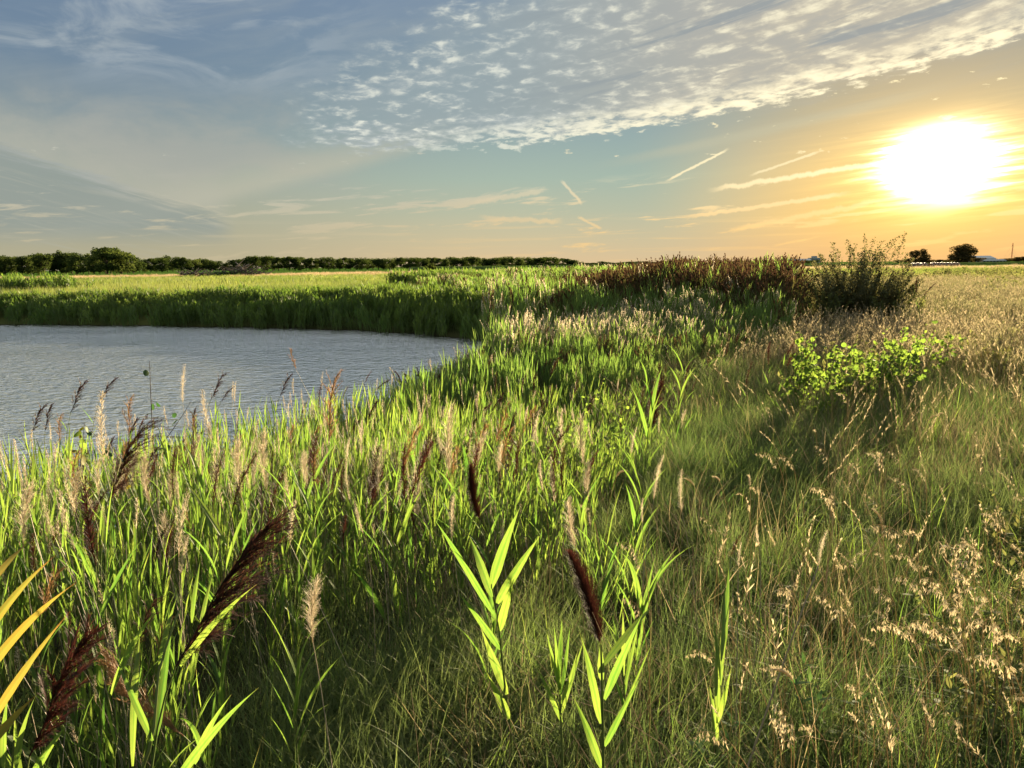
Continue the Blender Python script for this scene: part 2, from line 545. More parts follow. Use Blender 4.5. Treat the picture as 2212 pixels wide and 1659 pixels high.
M_LEAF = plant_mat('sapling_leaf', (.05, .11, .015), (.10, .16, .02), ta=(.06, .16, .02), tb=(.30, .38, .05), tr=.6, gloss=.015, rough=.5, grain=50)
M_LEAFDARK = plant_mat('sapling_leaf_dark', (.03, .06, .02), (.05, .08, .025), ta=(.03, .09, .02), tb=(.06, .14, .03), tr=.4, gloss=.015)
M_LEAFYEL = plant_mat('sapling_leaf_yellow', (.14, .14, .02), (.18, .15, .02), ta=(.38, .38, .03), tb=(.42, .34, .03), tr=.6, gloss=.015)
M_BUSH = plant_mat('bush_leaf', (.065, .075, .04), (.11, .12, .06), ta=(.12, .12, .04), tb=(.24, .22, .08), tr=.4, gloss=.01)  # lightened: the haze over the bush is put into the leaf colour
M_SHRUB = plant_mat('shrub_leaf', (.055, .08, .035), (.11, .135, .05), ta=(.14, .18, .04), tb=(.34, .32, .09), tr=.45, gloss=.005, patch=.1)
M_BARK = plant_mat('bark', (.05, .04, .03), (.11, .09, .07), tr=0, gloss=0, grain=30)
M_CROWN = plant_mat('tree_crown', (.028, .045, .016), (.06, .08, .022), ta=(.04, .07, .012), tb=(.10, .13, .025), tr=.35, gloss=.0)
M_CROWN2 = plant_mat('tree_crown_light', (.035, .055, .018), (.08, .10, .028), ta=(.06, .10, .02), tb=(.16, .19, .04), tr=.35, gloss=.0)
M_CROWN3 = plant_mat('tree_crown_brown', (.045, .04, .018), (.08, .065, .028), ta=(.09, .07, .02), tb=(.16, .11, .04), tr=.35, gloss=.0)
M_WEED = plant_mat('weed_leaf', (.03, .07, .025), (.06, .10, .035), ta=(.06, .15, .03), tb=(.14, .26, .05), tr=.4, gloss=.01)
M_DEAD = plant_mat('dead_wood', (.07, .06, .05), (.22, .19, .16), tr=0, gloss=.0, grain=6)


def simple_mat(name, col, rough=.8, metal=0.0, nscale=None, namp=.3, bump=0.0):
    m, T, out = new_mat(name)
    p = T.nodes.new('ShaderNodeBsdfPrincipled')
    p.inputs['Roughness'].default_value = rough
    p.inputs['Metallic'].default_value = metal
    p.inputs['Specular IOR Level'].default_value = 0.0 if rough > .7 else .2
    geo = T.nodes.new('ShaderNodeNewGeometry')
    if nscale:
        n = noise(S(geo.outputs['Position']), nscale, 5, .6)
        c = mix(n, tuple(x * (1 - namp) for x in col), tuple(min(1, x * (1 + namp)) for x in col))
        T.links.new(c.s, p.inputs['Base Color'])
        if bump:
            b = T.nodes.new('ShaderNodeBump'); b.inputs['Distance'].default_value = bump
            T.links.new(n.s, b.inputs['Height']); T.links.new(b.outputs[0], p.inputs['Normal'])
    else:
        p.inputs['Base Color'].default_value = (*col, 1)
    T.links.new(p.outputs[0], out.inputs[0])
    return m


# ------------------------------------------------------------------ land and pond
POND = np.array([(-62, -6), (-34, 0.5), (-16, 3.2), (-9, 4.9), (-5.2, 6.4), (-2.9, 8.2), (-1.9, 11), (-1.7, 15), (-1.35, 19),
                 (-.7, 22), (-.2, 26.5), (-1.0, 29.6), (-4, 33), (-9.5, 36.5), (-18, 39.5), (-28.5, 42), (-48, 43), (-66, 34), (-76, 14)], float)


def pond_sd(x, y, chunk=60000):
    """signed distance to the shoreline, positive on land"""
    x = np.atleast_1d(np.asarray(x, float)); y = np.atleast_1d(np.asarray(y, float))
    res = np.empty(len(x))
    a = POND; b = np.roll(POND, -1, 0)
    for i in range(0, len(x), chunk):
        p = np.stack([x[i:i + chunk], y[i:i + chunk]], 1)
        d2 = np.full(len(p), 1e18); ins = np.zeros(len(p), bool)
        for (ax, ay), (bx, by) in zip(a, b):
            e = np.array([bx - ax, by - ay]); w = p - (ax, ay)
            t = np.clip((w @ e) / (e @ e), 0, 1)
            q = w - t[:, None] * e
            d2 = np.minimum(d2, (q ** 2).sum(1))
            c = ((ay > p[:, 1]) != (by > p[:, 1])) & (p[:, 0] < (bx - ax) * (p[:, 1] - ay) / (by - ay + 1e-12) + ax)
            ins ^= c
        d = np.sqrt(d2)
        res[i:i + chunk] = np.where(ins, -d, d)
    return res


def sm(x, a, b):
    t = np.clip((x - a) / (b - a), 0, 1)
    return t * t * (3 - 2 * t)


def land(x, y):
    x = np.atleast_1d(np.asarray(x, float)); y = np.atleast_1d(np.asarray(y, float))
    d = pond_sd(x, y)
    d = d + .25 * np.sin(x * 1.3 + 1) * np.sin(y * 1.1) + .12 * np.sin(x * 3.1) * np.sin(y * 2.7 + 2)
    r = np.hypot(x, y)
    plateau = 1.30 - .5 * sm(r, 45, 160) * (.65 + .35 * sm(-x, -60, 40))
    far_side = sm(y - 28 - .25 * x, 0, 6)
    ramp_w = 5.2 * (1 - far_side) + 5.0 * far_side
    z = np.where(d > 0, plateau * sm(d, -.9, ramp_w) * 1.0, d * .35)
    z = np.where(d > 0, z, np.maximum(z, -.7))
    und = .05 * np.sin(x * .9 + .5) * np.sin(y * .7) + .03 * np.sin(x * 2.3 + 2) * np.sin(y * 2.9)
    z = z + und * sm(d, .5, 3)
    return z


def land1(x, y):
    return float(land(x, y)[0])


def build_ground():
    rr = np.concatenate([np.linspace(.0, 14, 57)[1:], np.geomspace(14.3, 90, 90), np.geomspace(93, 9000, 60)])
    na = 420
    th = np.linspace(0, 2 * np.pi, na, endpoint=False)
    R_, A_ = np.meshgrid(rr, th, indexing='ij')
    x = (R_ * np.sin(A_)).ravel(); y = (R_ * np.cos(A_)).ravel()
    z = land(x, y)
    V = np.concatenate([[[0, 0, land1(0, 0)]], np.stack([x, y, z], 1)])
    g = Geo()
    i = np.arange(len(rr) - 1)[:, None] * na; j = np.arange(na)[None]; j2 = (j + 1) % na
    F = 1 + np.stack([i + j, i + na + j, i + na + j2, i + j2], -1).reshape(-1, 4)
    g.add(V, F[:, ::-1])
    jj = np.arange(na)
    g.T3.append(np.stack([np.zeros(na, int), 1 + jj, 1 + (jj + 1) % na], 1)[:, ::-1]); g.mt.append(np.zeros(na, int))
    m, T, out = new_mat('meadow_ground')
    geo = T.nodes.new('ShaderNodeNewGeometry')
    pos = S(geo.outputs['Position'])
    sp = T.nodes.new('ShaderNodeSeparateXYZ'); T.links.new(pos.s, sp.inputs[0])
    px, py, pz = (S(sp.outputs[k]) for k in range(3))
    n1 = noise(pos, .06, 5, .6); n2 = noise(pos, 1.2, 5, .65); n3 = noise(pos, 9, 4, .6)
    soil = mix(n3, (.018, .020, .010), (.05, .052, .022))
    meadow = mix(sstep(n1, .38, .62), (.06, .10, .018), (.135, .15, .035))
    meadow = mix(n2, meadow, (.15, .16, .05), 'MIX')
    yy = py + px * .02 + (n1 - .5) * 22
    c = mix(sstep(yy, 24, 60), soil, meadow)
    c = mix(sstep(yy, 150, 185) * sstep(yy, 300, 268), c, mix(n2, (.30, .22, .12), (.42, .33, .20)))
    c = mix(sstep(yy, 280, 300), c, (.055, .11, .018))
    c = mix(sstep(pz, .10, -.02), c, (.030, .026, .016))
    p = T.nodes.new('ShaderNodeBsdfPrincipled'); p.inputs['Roughness'].default_value = .95
    p.inputs['Specular IOR Level'].default_value = 0.0
    T.links.new(c.s, p.inputs['Base Color'])
    b = T.nodes.new('ShaderNodeBump'); b.inputs['Distance'].default_value = .06
    T.links.new(n3.s, b.inputs['Height']); T.links.new(b.outputs[0], p.inputs['Normal'])
    T.links.new(p.outputs[0], out.inputs[0])
    tag(link('ground', g.mesh('ground', m)), kind='structure')


def build_water():
    cx, cy = POND.mean(0)
    P = POND.copy()
    v = P - (cx, cy)
    P = P + v / np.linalg.norm(v, axis=1)[:, None] * 2.5
    P[:, 0] = np.where(POND[:, 0] > -3, POND[:, 0] + 1.6, P[:, 0])
    g = Geo()
    K = len(P)
    V = np.concatenate([[[cx, cy, 0]], np.column_stack([P, np.zeros(K)])])
    j = np.arange(K)
    g.add(V, np.stack([np.zeros(K, int), 1 + j, 1 + (j + 1) % K], 1))
    m, T, out = new_mat('pond_water')
    geo = T.nodes.new('ShaderNodeNewGeometry')
    pos = S(geo.outputs['Position'])
    sp = T.nodes.new('ShaderNodeSeparateXYZ'); T.links.new(pos.s, sp.inputs[0])
    px, py = S(sp.outputs[0]), S(sp.outputs[1])
    rip = noise(comb(px * .75 + py * .35, py * 1.1 - px * .2), 3.2, 3, .55, .5)
    rip2 = noise(comb(px * 1.0, py * 1.3, 4.), 9.0, 2.5, .5, .3)
    swell = noise(comb(px * .3, py * .5, 7.), .5, 2, .5)
    hh = rip * .75 + rip2 * .25
    amp = sstep(swell, .2, .8, .6, 1.3)
    b = T.nodes.new('ShaderNodeBump')
    b.inputs['Distance'].default_value = .24
    T.links.new((hh * amp).s, b.inputs['Height'])
    b.inputs['Strength'].default_value = .9
    p = T.nodes.new('ShaderNodeBsdfPrincipled')
    p.inputs['Base Color'].default_value = (.55, .59, .51, 1)
    p.inputs['Roughness'].default_value = .06
    p.inputs['IOR'].default_value = 2.1
    T.links.new(b.outputs[0], p.inputs['Normal'])
    gl = T.nodes.new('ShaderNodeBsdfGlossy'); gl.inputs['Roughness'].default_value = .11
    T.links.new(b.outputs[0], gl.inputs['Normal'])
    T.links.new(shader_mix(T, .74, p.outputs[0], gl.outputs[0]), out.inputs[0])
    tag(link('water', g.mesh('water', m, smooth=False)), kind='structure')


build_ground()
build_water()


# ------------------------------------------------------------------ vegetation prototypes (meshes)
def U(a, b, n=None):
    return rng.uniform(a, b, n)


def grass_tuft(n=60, r=.14, L=(.18, .5), W=(.0022, .0042), th=(.05, .5), dth=(.4, 1.8), seg=4, tint=(0, 1), mat=0, wind=.15, g=None):
    g = g or Geo()
    a = U(0, 2 * np.pi, n); q = r * np.sqrt(U(0, 1, n))
    P0 = np.stack([q * np.cos(a), q * np.sin(a), np.full(n, -.02)], 1)
    ribbons(g, P0, U(0, 2 * np.pi, n), U(*th, n), U(*dth, n), U(*L, n), U(*W, n), seg, U(*tint, n), mat, wind=wind)
    return g


def brome_head(L=.16, n=16, big=1.0):
    """nodding one-sided grass head, base at origin, rising along z and bending to +x"""
    g = Geo()
    t = np.linspace(0, 1, 9)
    ax = np.stack([L * .48 * t ** 2.2, 0 * t, L * (t - .25 * t ** 2.6)], 1)
    tube(g, ax, np.linspace(.0011, .0006, 9) * big, 3, .3)
    for k in range(n):
        u = .12 + .88 * (k + U(0, .8)) / n
        p = np.array([np.interp(u, t, ax[:, i]) for i in range(3)])
        l = L * U(.10, .22) * (1.15 - .5 * u)
        aa = U(-1.5, 1.5)
        tp = p + np.array([math.cos(aa) * l * .5 + l * .3, math.sin(aa) * l * .6, l * U(-.7, .2)])
        tube(g, np.array([p, tp]), .0004 * big, 3, .3)
        m = rng.integers(1, 3)
        for _ in range(m):
            ribbons(g, [tp], aa * .6 + U(-.6, .6), U(1.5, 2.5), U(.1, .7), U(.015, .023) * big, U(.003, .0045) * big, 3, U(0, 1), 0, 'spike')
            ribbons(g, [tp + U(-.002, .002, 3)], aa * .6 + U(-.6, .6) + 1.2, U(1.4, 2.4), U(.1, .7), U(.013, .020) * big, U(.0025, .004) * big, 3, U(0, 1), 0, 'spike')
    return g


def oat_head(L=.22, n=22, big=1.0):
    """upright narrow grass head of small spikelets"""
    g = Geo()
    tube(g, [(0, 0, 0), (.01, 0, L * .5), (.03, 0, L)], .0008 * big, 3, .3)
    u = U(0, 1, n)
    P0 = np.stack([.03 * u ** 2, 0 * u, L * u], 1)
    ribbons(g, P0, U(0, 6.28, n), U(.25, .9, n), U(-.2, .5, n), U(.014, .03, n) * big * (1.2 - .5 * u), U(.003, .0055, n) * big, 3, U(0, 1, n), 0, 'spike')
    return g


def foxtail_head(L=.06):
    g = Geo()
    n = 130
    u = U(0, 1, n)
    bend = .5
    P0 = np.stack([L * bend * u ** 2, 0 * u, L * u * (1 - .2 * u)], 1)
    tube(g, np.stack([L * bend * np.linspace(0, 1, 6) ** 2, 0 * np.linspace(0, 1, 6), L * np.linspace(0, 1, 6) * (1 - .2 * np.linspace(0, 1, 6))], 1), np.array([.001, .003, .0035, .0035, .003, .001]), 5, .6)
    ribbons(g, P0, U(0, 6.28, n), U(.7, 1.2, n), 0, U(.006, .010, n), .0007, 1, U(.3, 1, n), 0, 'flat')
    return g


def plume(L=.28, n=240, W=.0016, seg=4, wid=.30, comb_=.75, bend=.25, spike=False, droop=1.0, th=(.2, .55)):
    """reed panicle from the origin up z; branches swept towards +x"""
    g = Geo()
    t = np.linspace(0, 1, 10)
    axf = lambda u: np.stack([bend * L * u ** 2.0, 0 * u, L * (u - .18 * bend * u ** 2)], -1)
    tube(g, axf(t), np.linspace(.0018, .0006, 10), 4, .3)
    u = rng.beta(1.25, 1.35, n) * .97 + .01
    P0 = axf(u)
    if spike:
        shp = np.clip(np.sin(np.pi * (u * .80 + .14)) ** .7, .12, 1) * (1 + .22 * np.sin(u * 23) * np.sin(u * 9 + 1))
        az = U(0, 2 * np.pi, n)
        l = L * wid * shp * U(.6, 1.15, n)
        ribbons(g, P0, az, U(.35, .8, n), U(-.1, .5, n) * droop, l, W, seg, U(0, 1, n), 0, 'spike')
        m = int(n * 2.0)
        u2 = rng.beta(1.2, 1.35, m) * .95 + .02
        s2 = np.clip(np.sin(np.pi * (u2 * .80 + .14)) ** .7, .12, 1) * (1 + .22 * np.sin(u2 * 23) * np.sin(u2 * 9 + 1))
        a2 = U(0, 6.28, m)
        rr = L * wid * .62 * s2 * np.sqrt(U(0, 1, m))
        P2 = axf(u2) + np.stack([rr * np.cos(a2), rr * np.sin(a2), rr * 1.1], 1)
        ribbons(g, P2, a2 + U(-.6, .6, m), U(.5, 1.3, m), 0, L * .035, W * .8, 1, U(0, 1, m), 0, 'flat')
    else:
        shp = np.clip(np.sin(np.pi * (u * .74 + .12)) ** .8, .12, 1) * (1 - .35 * u)
        az = rng.normal(0, .95, n) * (1.25 - comb_)
        flip = U(0, 1, n) < (1 - comb_) * .5
        az = np.where(flip, az + np.pi, az)
        l = L * wid * 1.35 * shp * U(.55, 1.15, n)
        pos = ribbons(g, P0, az, U(*th, n), U(.35, .95, n) * droop, l, W * U(.7, 1.2, n), seg, U(0, 1, n), 0, 'spike', wind=.12)
        if seg >= 3:
            for k in range(1, seg + 1):
                m = rng.random(n) < .8
                q = pos[m, k]
                nn = len(q)
                ribbons(g, q, az[m] + U(-1, 1, nn), U(.8, 2.0, nn), 0, L * U(.022, .045, nn), W * .9, 1, U(0, 1, nn), 0, 'flat')
    return g


def feather(L=.28, prim=30, hairs=22, W=.0013, spread=.42, comb_=.9, bend=.12, droop=1.0, seg=3, tilt=(.15, .42)):
    """loose reed panicle: side branches swept to +x, each carrying its own fine hairs, with gaps between"""
    g = Geo()
    t = np.linspace(0, 1, 10)
    axf = lambda u: np.stack([bend * L * np.asarray(u) ** 2.2, .03 * L * np.sin(np.asarray(u) * 7), L * (np.asarray(u) - .15 * bend * np.asarray(u) ** 2)], -1)
    tube(g, axf(t), np.linspace(.0018, .0006, 10), 4, .3)
    us = np.sort(np.clip((np.arange(prim) + U(-.6, .6, prim)) / prim, .01, .985))
    for u in us:
        shp = max(.12, math.sin(math.pi * (u * .70 + .13)) ** .8 * (1 - .25 * u))
        l = L * spread * shp * U(.5, 1.2)
        a0 = rng.normal(0, .9 * (1.2 - comb_) + .25) + (math.pi if rng.random() < (1 - comb_) * .5 else 0)
        ks = np.linspace(0, 1, 8)
        th = U(*tilt) + droop * U(.35, 1.05) * ks ** 1.3
        d = np.stack([np.sin(th) * math.cos(a0) + .06 * ks, np.sin(th) * math.sin(a0), np.cos(th)], 1)
        path = axf(u) + np.concatenate([[[0, 0, 0]], np.cumsum(d[:-1], 0) * l / 7])
        tube(g, path, np.linspace(W * .5, W * .25, 8), 3, .4)
        m = max(4, int(hairs * (.4 + .9 * shp)))
        q = U(.08, 1, m)
        P0 = np.stack([np.interp(q, ks, path[:, i]) for i in range(3)], 1)
        th1 = np.interp(q, ks, th)
        ribbons(g, P0, a0 + rng.normal(0, .45, m), th1 + rng.normal(0, .28, m), U(.0, .5, m), L * U(.05, .13, m) * (1.15 - .5 * q), W * U(.7, 1.3, m), seg, U(0, 1, m), 0, 'spike')
    return g


def leaf_geo(L=.38, W=.024, seg=9, th0=.45, dth=.8, tint=.5, wind=0.0):
    g = Geo()
    s = np.linspace(0, 1, seg + 1)
    th = th0 + dth * s ** 1.6
    x = np.concatenate([[0], np.cumsum(np.sin(th[:-1]))]) * L / seg
    z = np.concatenate([[0], np.cumsum(np.cos(th[:-1]))]) * L / seg
    blade(g, np.stack([x, 0 * x, z], 1), W, up=(-1, 0, .6), tint=tint, fold=.3)
    return g


def round_leaf(r=.028, pet=.035):
    """cottonwood leaf hanging from its stalk at the origin"""
    g = Geo()
    tube(g, [(0, 0, 0), (pet * .6, 0, .004), (pet, 0, -.002)], .0007, 3, .3)
    a = np.linspace(-np.pi, np.pi, 11)[:-1]
    rr = r * (1 + .22 * np.cos(a) ** 3 - .06 * np.cos(2 * a))
    rim = np.stack([pet + r * .9 + rr * np.cos(a) * 1.05, rr * np.sin(a), -.25 * rr * np.cos(a) - .18 * np.abs(rr * np.sin(a))], 1)
    V = np.concatenate([[[pet + r * .85, 0, .004]], rim])
    j = np.arange(10)
    g.add(V, np.stack([np.zeros(10, int), 1 + j, 1 + (j + 1) % 10], 1), .5, .3)
    return g


GL = [leaf_geo(U(.30, .44), U(.019, .026), 9, U(.25, .5), U(.2, 1.0), U(.2, .9)) for _ in range(8)]
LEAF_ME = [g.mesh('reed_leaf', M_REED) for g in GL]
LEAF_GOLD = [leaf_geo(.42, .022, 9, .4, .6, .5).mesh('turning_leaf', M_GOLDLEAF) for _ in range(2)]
PLUME_ME = {
    'dark': [feather(.28, 30, 18, .0032, U(.40, .52), U(.7, .95), U(.05, .25), U(.6, .9), 2).mesh('plume', M_PLUME) for _ in range(4)],
    'big': [feather(.28, 60, 44, .0015, .56, .96, .08, .85).mesh('plume', M_PLUME) for _ in range(2)],
    'fan': [feather(.28, 44, 34, .0019, .72, .97, .10, 1.15).mesh('plume', M_PLUME)],
    'bigred': [feather(.28, 54, 40, .0015, .46, .85, .08, .7).mesh('plume', M_REDPLUME)],
    'red': [plume(.28, 200, .0022, 3, .17, .3, .12, spike=True).mesh('plume', M_REDPLUME) for _ in range(3)],
    'spike': [plume(.28, 2200, .0011, 3, .17, .3, .14, spike=True).mesh('plume', M_REDPLUME)],
    'closed': [plume(.28, 160, .0022, 3, .12, .3, .2, spike=True).mesh('plume', M_PLUME) for _ in range(3)],
    'pale': [plume(.28, 170, .0013, 3, .11, .4, .12, spike=True).mesh('plume', M_PALEPLUME) for _ in range(3)],
    'fluffy': [plume(.28, 260, .0015, 4, .22, .5, .2, droop=.8).mesh('plume', M_PALEPLUME) for _ in range(2)],
    'tan': [feather(.28, 30, 16, .0024, .42, .75, .15, .8, 2).mesh('plume', M_BROWNPLUME) for _ in range(2)],
    'arch': [feather(.28, 48, 32, .0015, .5, .98, .5, 1.1).mesh('plume', M_BROWNPLUME)],
}
FAR_PLUME = {k: [plume(.27, 34, .0065, 2, w_, .6, .3).mesh('plume', m_) for _ in range(2)] for k, m_, w_ in
             (('dark', M_FARPLUME, .26), ('red', M_FARPLUME, .2), ('pale', M_PALEPLUME, .17))}


# ------------------------------------------------------------------ scatter of uncountable plants
def scatter(name, meshes, P, scl, shade=None, label=None, cat=None, tilt=.12, windrot=None):
    P = np.asarray(P, float); N = len(P)
    me = bpy.data.meshes.new(name)
    me.vertices.add(N); me.vertices.foreach_set('co', P.ravel())
    rz = U(0, 2 * np.pi, N) if windrot is None else rng.normal(0, windrot, N)
    rot = np.stack([rng.normal(0, tilt, N), rng.normal(.04, tilt, N), rz], 1).astype(np.float32)
    scl = np.asarray(scl, float)
    if scl.ndim == 1: scl = np.stack([scl] * 3, 1)
    for nm, ty, arr in (('rot', 'FLOAT_VECTOR', rot), ('scl', 'FLOAT_VECTOR', scl.astype(np.float32))):
        a = me.attributes.new(nm, ty, 'POINT'); a.data.foreach_set('vector', arr.ravel())
    a = me.attributes.new('pid', 'INT', 'POINT'); a.data.foreach_set('value', rng.integers(0, len(meshes), N).astype(np.int32))
    ng = bpy.data.node_groups.new(name, 'GeometryNodeTree')
    ng.interface.new_socket('Geometry', in_out='INPUT', socket_type='NodeSocketGeometry')
    ng.interface.new_socket('Geometry', in_out='OUTPUT', socket_type='NodeSocketGeometry')
    gi = ng.nodes.new('NodeGroupInput'); go = ng.nodes.new('NodeGroupOutput')
    iop = ng.nodes.new('GeometryNodeInstanceOnPoints'); jn = ng.nodes.new('GeometryNodeJoinGeometry')
    for k, m in enumerate(meshes):
        src = bpy.data.objects.new(name + '_source', m)
        oi = ng.nodes.new('GeometryNodeObjectInfo'); oi.inputs['Object'].default_value = src
        oi.inputs['As Instance'].default_value = True
        ng.links.new(oi.outputs['Geometry'], jn.inputs[0])
    ng.links.new(gi.outputs[0], iop.inputs['Points']); ng.links.new(jn.outputs[0], iop.inputs['Instance'])
    iop.inputs['Pick Instance'].default_value = True

    def na(nm, ty):
        n = ng.nodes.new('GeometryNodeInputNamedAttribute'); n.data_type = ty; n.inputs['Name'].default_value = nm
        return [o for o in n.outputs if o.enabled and o.name == 'Attribute'][0]
    ng.links.new(na('pid', 'INT'), iop.inputs['Instance Index'])
    e2r = ng.nodes.new('FunctionNodeEulerToRotation')
    ng.links.new(na('rot', 'FLOAT_VECTOR'), e2r.inputs[0]); ng.links.new(e2r.outputs[0], iop.inputs['Rotation'])
    ng.links.new(na('scl', 'FLOAT_VECTOR'), iop.inputs['Scale'])
    ng.links.new(iop.outputs[0], go.inputs[0])
    for m in meshes[0].materials:
        me.materials.append(m)
    o = link(name, me)
    md = o.modifiers.new('scatter', 'NODES'); md.node_group = ng
    tag(o, label, cat, kind='stuff')
    return o


def sector(r0, r1, dens, half=44, c=0.0):
    """uniform random ground points in a sector in front of the camera"""
    A = rad(half) * (r1 ** 2 - r0 ** 2)
    n = int(A * dens)
    r = np.sqrt(U(r0 ** 2, r1 ** 2, n)); a = U(-rad(half), rad(half), n) + rad(c)
    return r * np.sin(a), r * np.cos(a)


def vnoise(x, y, s, seed=0):
    """cheap smooth noise for patchiness"""
    v = 0
    for k in range(4):
        r2 = np.random.default_rng(seed * 17 + k)
        a = r2.uniform(0, 6.28, 2); f = s * (1.7 ** k)
        v = v + np.sin(x * f * math.cos(a[0]) + y * f * math.sin(a[0]) + a[1] * 3) * np.sin(x * f * math.sin(a[1]) - y * f * math.cos(a[1]) + a[0] * 2) / (1.3 ** k)
    return v / 2.2


XB_Y = [0, 2.2, 3.0, 3.7, 6, 9.6, 14, 17, 22, 30, 80]
XB_X = [-1.2, -1.0, -.5, .5, 1.35, 2.4, 5.2, 8.8, 11, 13, 20]


def reed_right(y): return np.interp(y, XB_Y, XB_X)
def reed_left(y): return np.interp(y, [0, 24, 29, 36, 50, 80, 120], [-99, -99, -1.5, -1.5, -6, -12, -20])


def reed_zone(x, y, d, fuzz=.5):
    f = fuzz * vnoise(x, y, 1.1, 3) * np.clip(np.hypot(x, y) / 8, .4, 2)
    return (x < reed_right(y) + f) & (x > reed_left(y) + 2 * f) & (y < 75)


def top_limit(x, y):
    """height the tops of the reeds reach, in metres above the pond"""
    r = np.hypot(x, y)
    az = np.degrees(np.arctan2(x, np.maximum(y, .1)))
    dep = np.interp(r, [0, 3, 7, 10, 13, 18, 22, 30, 60, 100], [15, 13.3, 10.7, 7.6, 5.0, 2.2, -.35, -.2, .2, .4])
    dep = dep + sm(r, 13, 19) * sm(-r, -60, -34) * (1.3 * (1 - sm(az, 3, 14)) + 3.4 * sm(az, 20.5, 22.5))
    shore = np.interp(az, [-34, -14, -10, -7, -4.2, -1.9, -1.1], [11.0, 10.2, 9.3, 8.0, 7.0, 6.4, 0])
    dep = np.where((r < 26), np.maximum(dep, shore), dep)
    return CAM_H - r * np.tan(np.radians(dep))


def reed_clump(n=6, kind='green', seg=3, Wl=.02, ps=1.0, seed=0, th=(.1, .38), dth=(.05, .6)):
    """height-1 clump scaled at placement"""
    g = Geo()
    for k in range(n):
        a = U(0, 6.28); q = .16 * math.sqrt(U(0, 1))
        b = np.array([q * math.cos(a), q * math.sin(a), -.03])
        H = U(.68, 1.0)
        lean = np.array([U(.0, .16), U(-.07, .07), 0])
        top = b + (0, 0, H) + lean
        pts = bez(b, b + np.array([0, 0, H * .6]), top, 5)
        tube(g, pts, np.linspace(.0032, .0016, 5), 3, .5, 1)
        nl = rng.integers(6, 9)
        us = np.linspace(.22, .97, nl) + U(-.03, .03, nl)
        P0 = np.stack([np.interp(us, np.linspace(0, 1, 5), pts[:, i]) for i in range(3)], 1)
        az = np.where(np.arange(nl) % 2, 0, np.pi) + rng.normal(0, .9, nl) + U(-.5, .5)
        ribbons(g, P0, az, U(*th, nl), U(*dth, nl), U(.22, .38, nl) * (1.1 - .3 * us) * (.8 if kind in ('dark', 'pale') else 1), U(.75, 1.15, nl) * Wl, seg, U(0, 1, nl), 0, 'leaf', wind=.12)
        if kind == 'green': ribbons(g, [top], U(-.4, .4), U(.0, .2), U(0, .3), U(.12, .22), Wl * .7, seg, U(.4, 1), 0, 'grass')
        if kind != 'green' and U(0, 1) < ps:
            pm = {'dark': 2, 'red': 2, 'pale': 2}[kind]
            L = U(.13, .20)
            if kind == 'pale':
                pl = plume(L * 1.35, 20, .013, 2, .15, .4, .12)
            else:
                pl = plume(L * 1.1, 30, .020, 2, .20, .5, .2)
            M = Matrix.Translation(Vector(top)) @ Matrix.Rotation(U(-.3, .3), 4, 'Z') @ Matrix.Rotation(U(.05, .3), 4, 'Y')
            g.merge(pl, M, mat=2)
    return g


def place(x, y, extra=0.0):
    return np.stack([x, y, land(x, y) + extra], 1)


# --- reed bed
def with_stalks(g, n=3):
    for _ in range(n):
        b = np.array([U(-.15, .15), U(-.15, .15), -.03]); H = U(.6, 1.12); t = b + (U(-.28, .05), U(-.05, .05), H)
        tube(g, bez(b, b + np.array([-.01, 0, H * .55]), t, 5), np.linspace(.0022, .0011, 5), 3, U(0, 1), 2)
        if U(0, 1) < .35:
            g.merge(plume(.14, 40, .0022, 2, .12, .4, .15, spike=True), Matrix.Translation(Vector(t)) @ Matrix.Rotation(U(-.3, 0), 4, 'Y'), mat=3)
    return g


cl_green_n = [with_stalks(reed_clump(5, 'green', 4, .0115, th=(.04, .30), dth=(.0, .55))).mesh('reed_clump', [M_REED, M_STEM, M_DRYSTEM, M_PALEPLUME]) for _ in range(8)]
cl_green = [reed_clump(11, 'green', 3, .0135, th=(.05, .3), dth=(0, .5)).mesh('reed_clump', [M_REED_FAR, M_STEM]) for _ in range(4)]
cl_dark = [reed_clump(8, 'dark', 2, .020, 1.0).mesh('reed_clump', [M_STAND, M_STEM, M_FARPLUME]) for _ in range(4)]
cl_pale = [reed_clump(7, 'pale', 2, .018, .95).mesh('reed_clump', [M_REED_FAR, M_DRYSTEM, M_PALEPLUME]) for _ in range(3)]
cl_bank = [reed_clump(8, 'green', 2, .035).mesh('reed_clump', [M_BANK, M_STEM]) for _ in range(4)]


def pale_patch(x, y):
    return ((x - 2.2) / 2.3) ** 2 + ((y - 15.6) / 2.6) ** 2 < 1 + .5 * vnoise(x, y, 1.5, 9)


def dark_stand(x, y):
    """where the brown-plumed stand is: far, rising to the right"""
    return y + .55 * vnoise(x, y, .5, 5) > np.interp(x, [-2, 3, 6, 9, 12], [30, 20.5, 17.3, 15.8, 15.2])


X, Y, ZC = [], [], []
for r0, r1, dn in ((1.7, 4, 24), (4, 8, 21), (8, 14, 15), (14, 24, 11), (24, 40, 4.5), (40, 75, 1.6)):
    a, b = sector(r0, r1, dn, 55 if r0 < 20 else 44)
    X.append(a); Y.append(b)
X = np.concatenate(X); Y = np.concatenate(Y)
D = pond_sd(X, Y)
ok = reed_zone(X, Y, D) & (D > -.75) & ~((Y > 30) & (D < 3.0) & (X < -1.3))
ok &= ~((D < -.1) & (U(0, 1, len(X)) < .45))
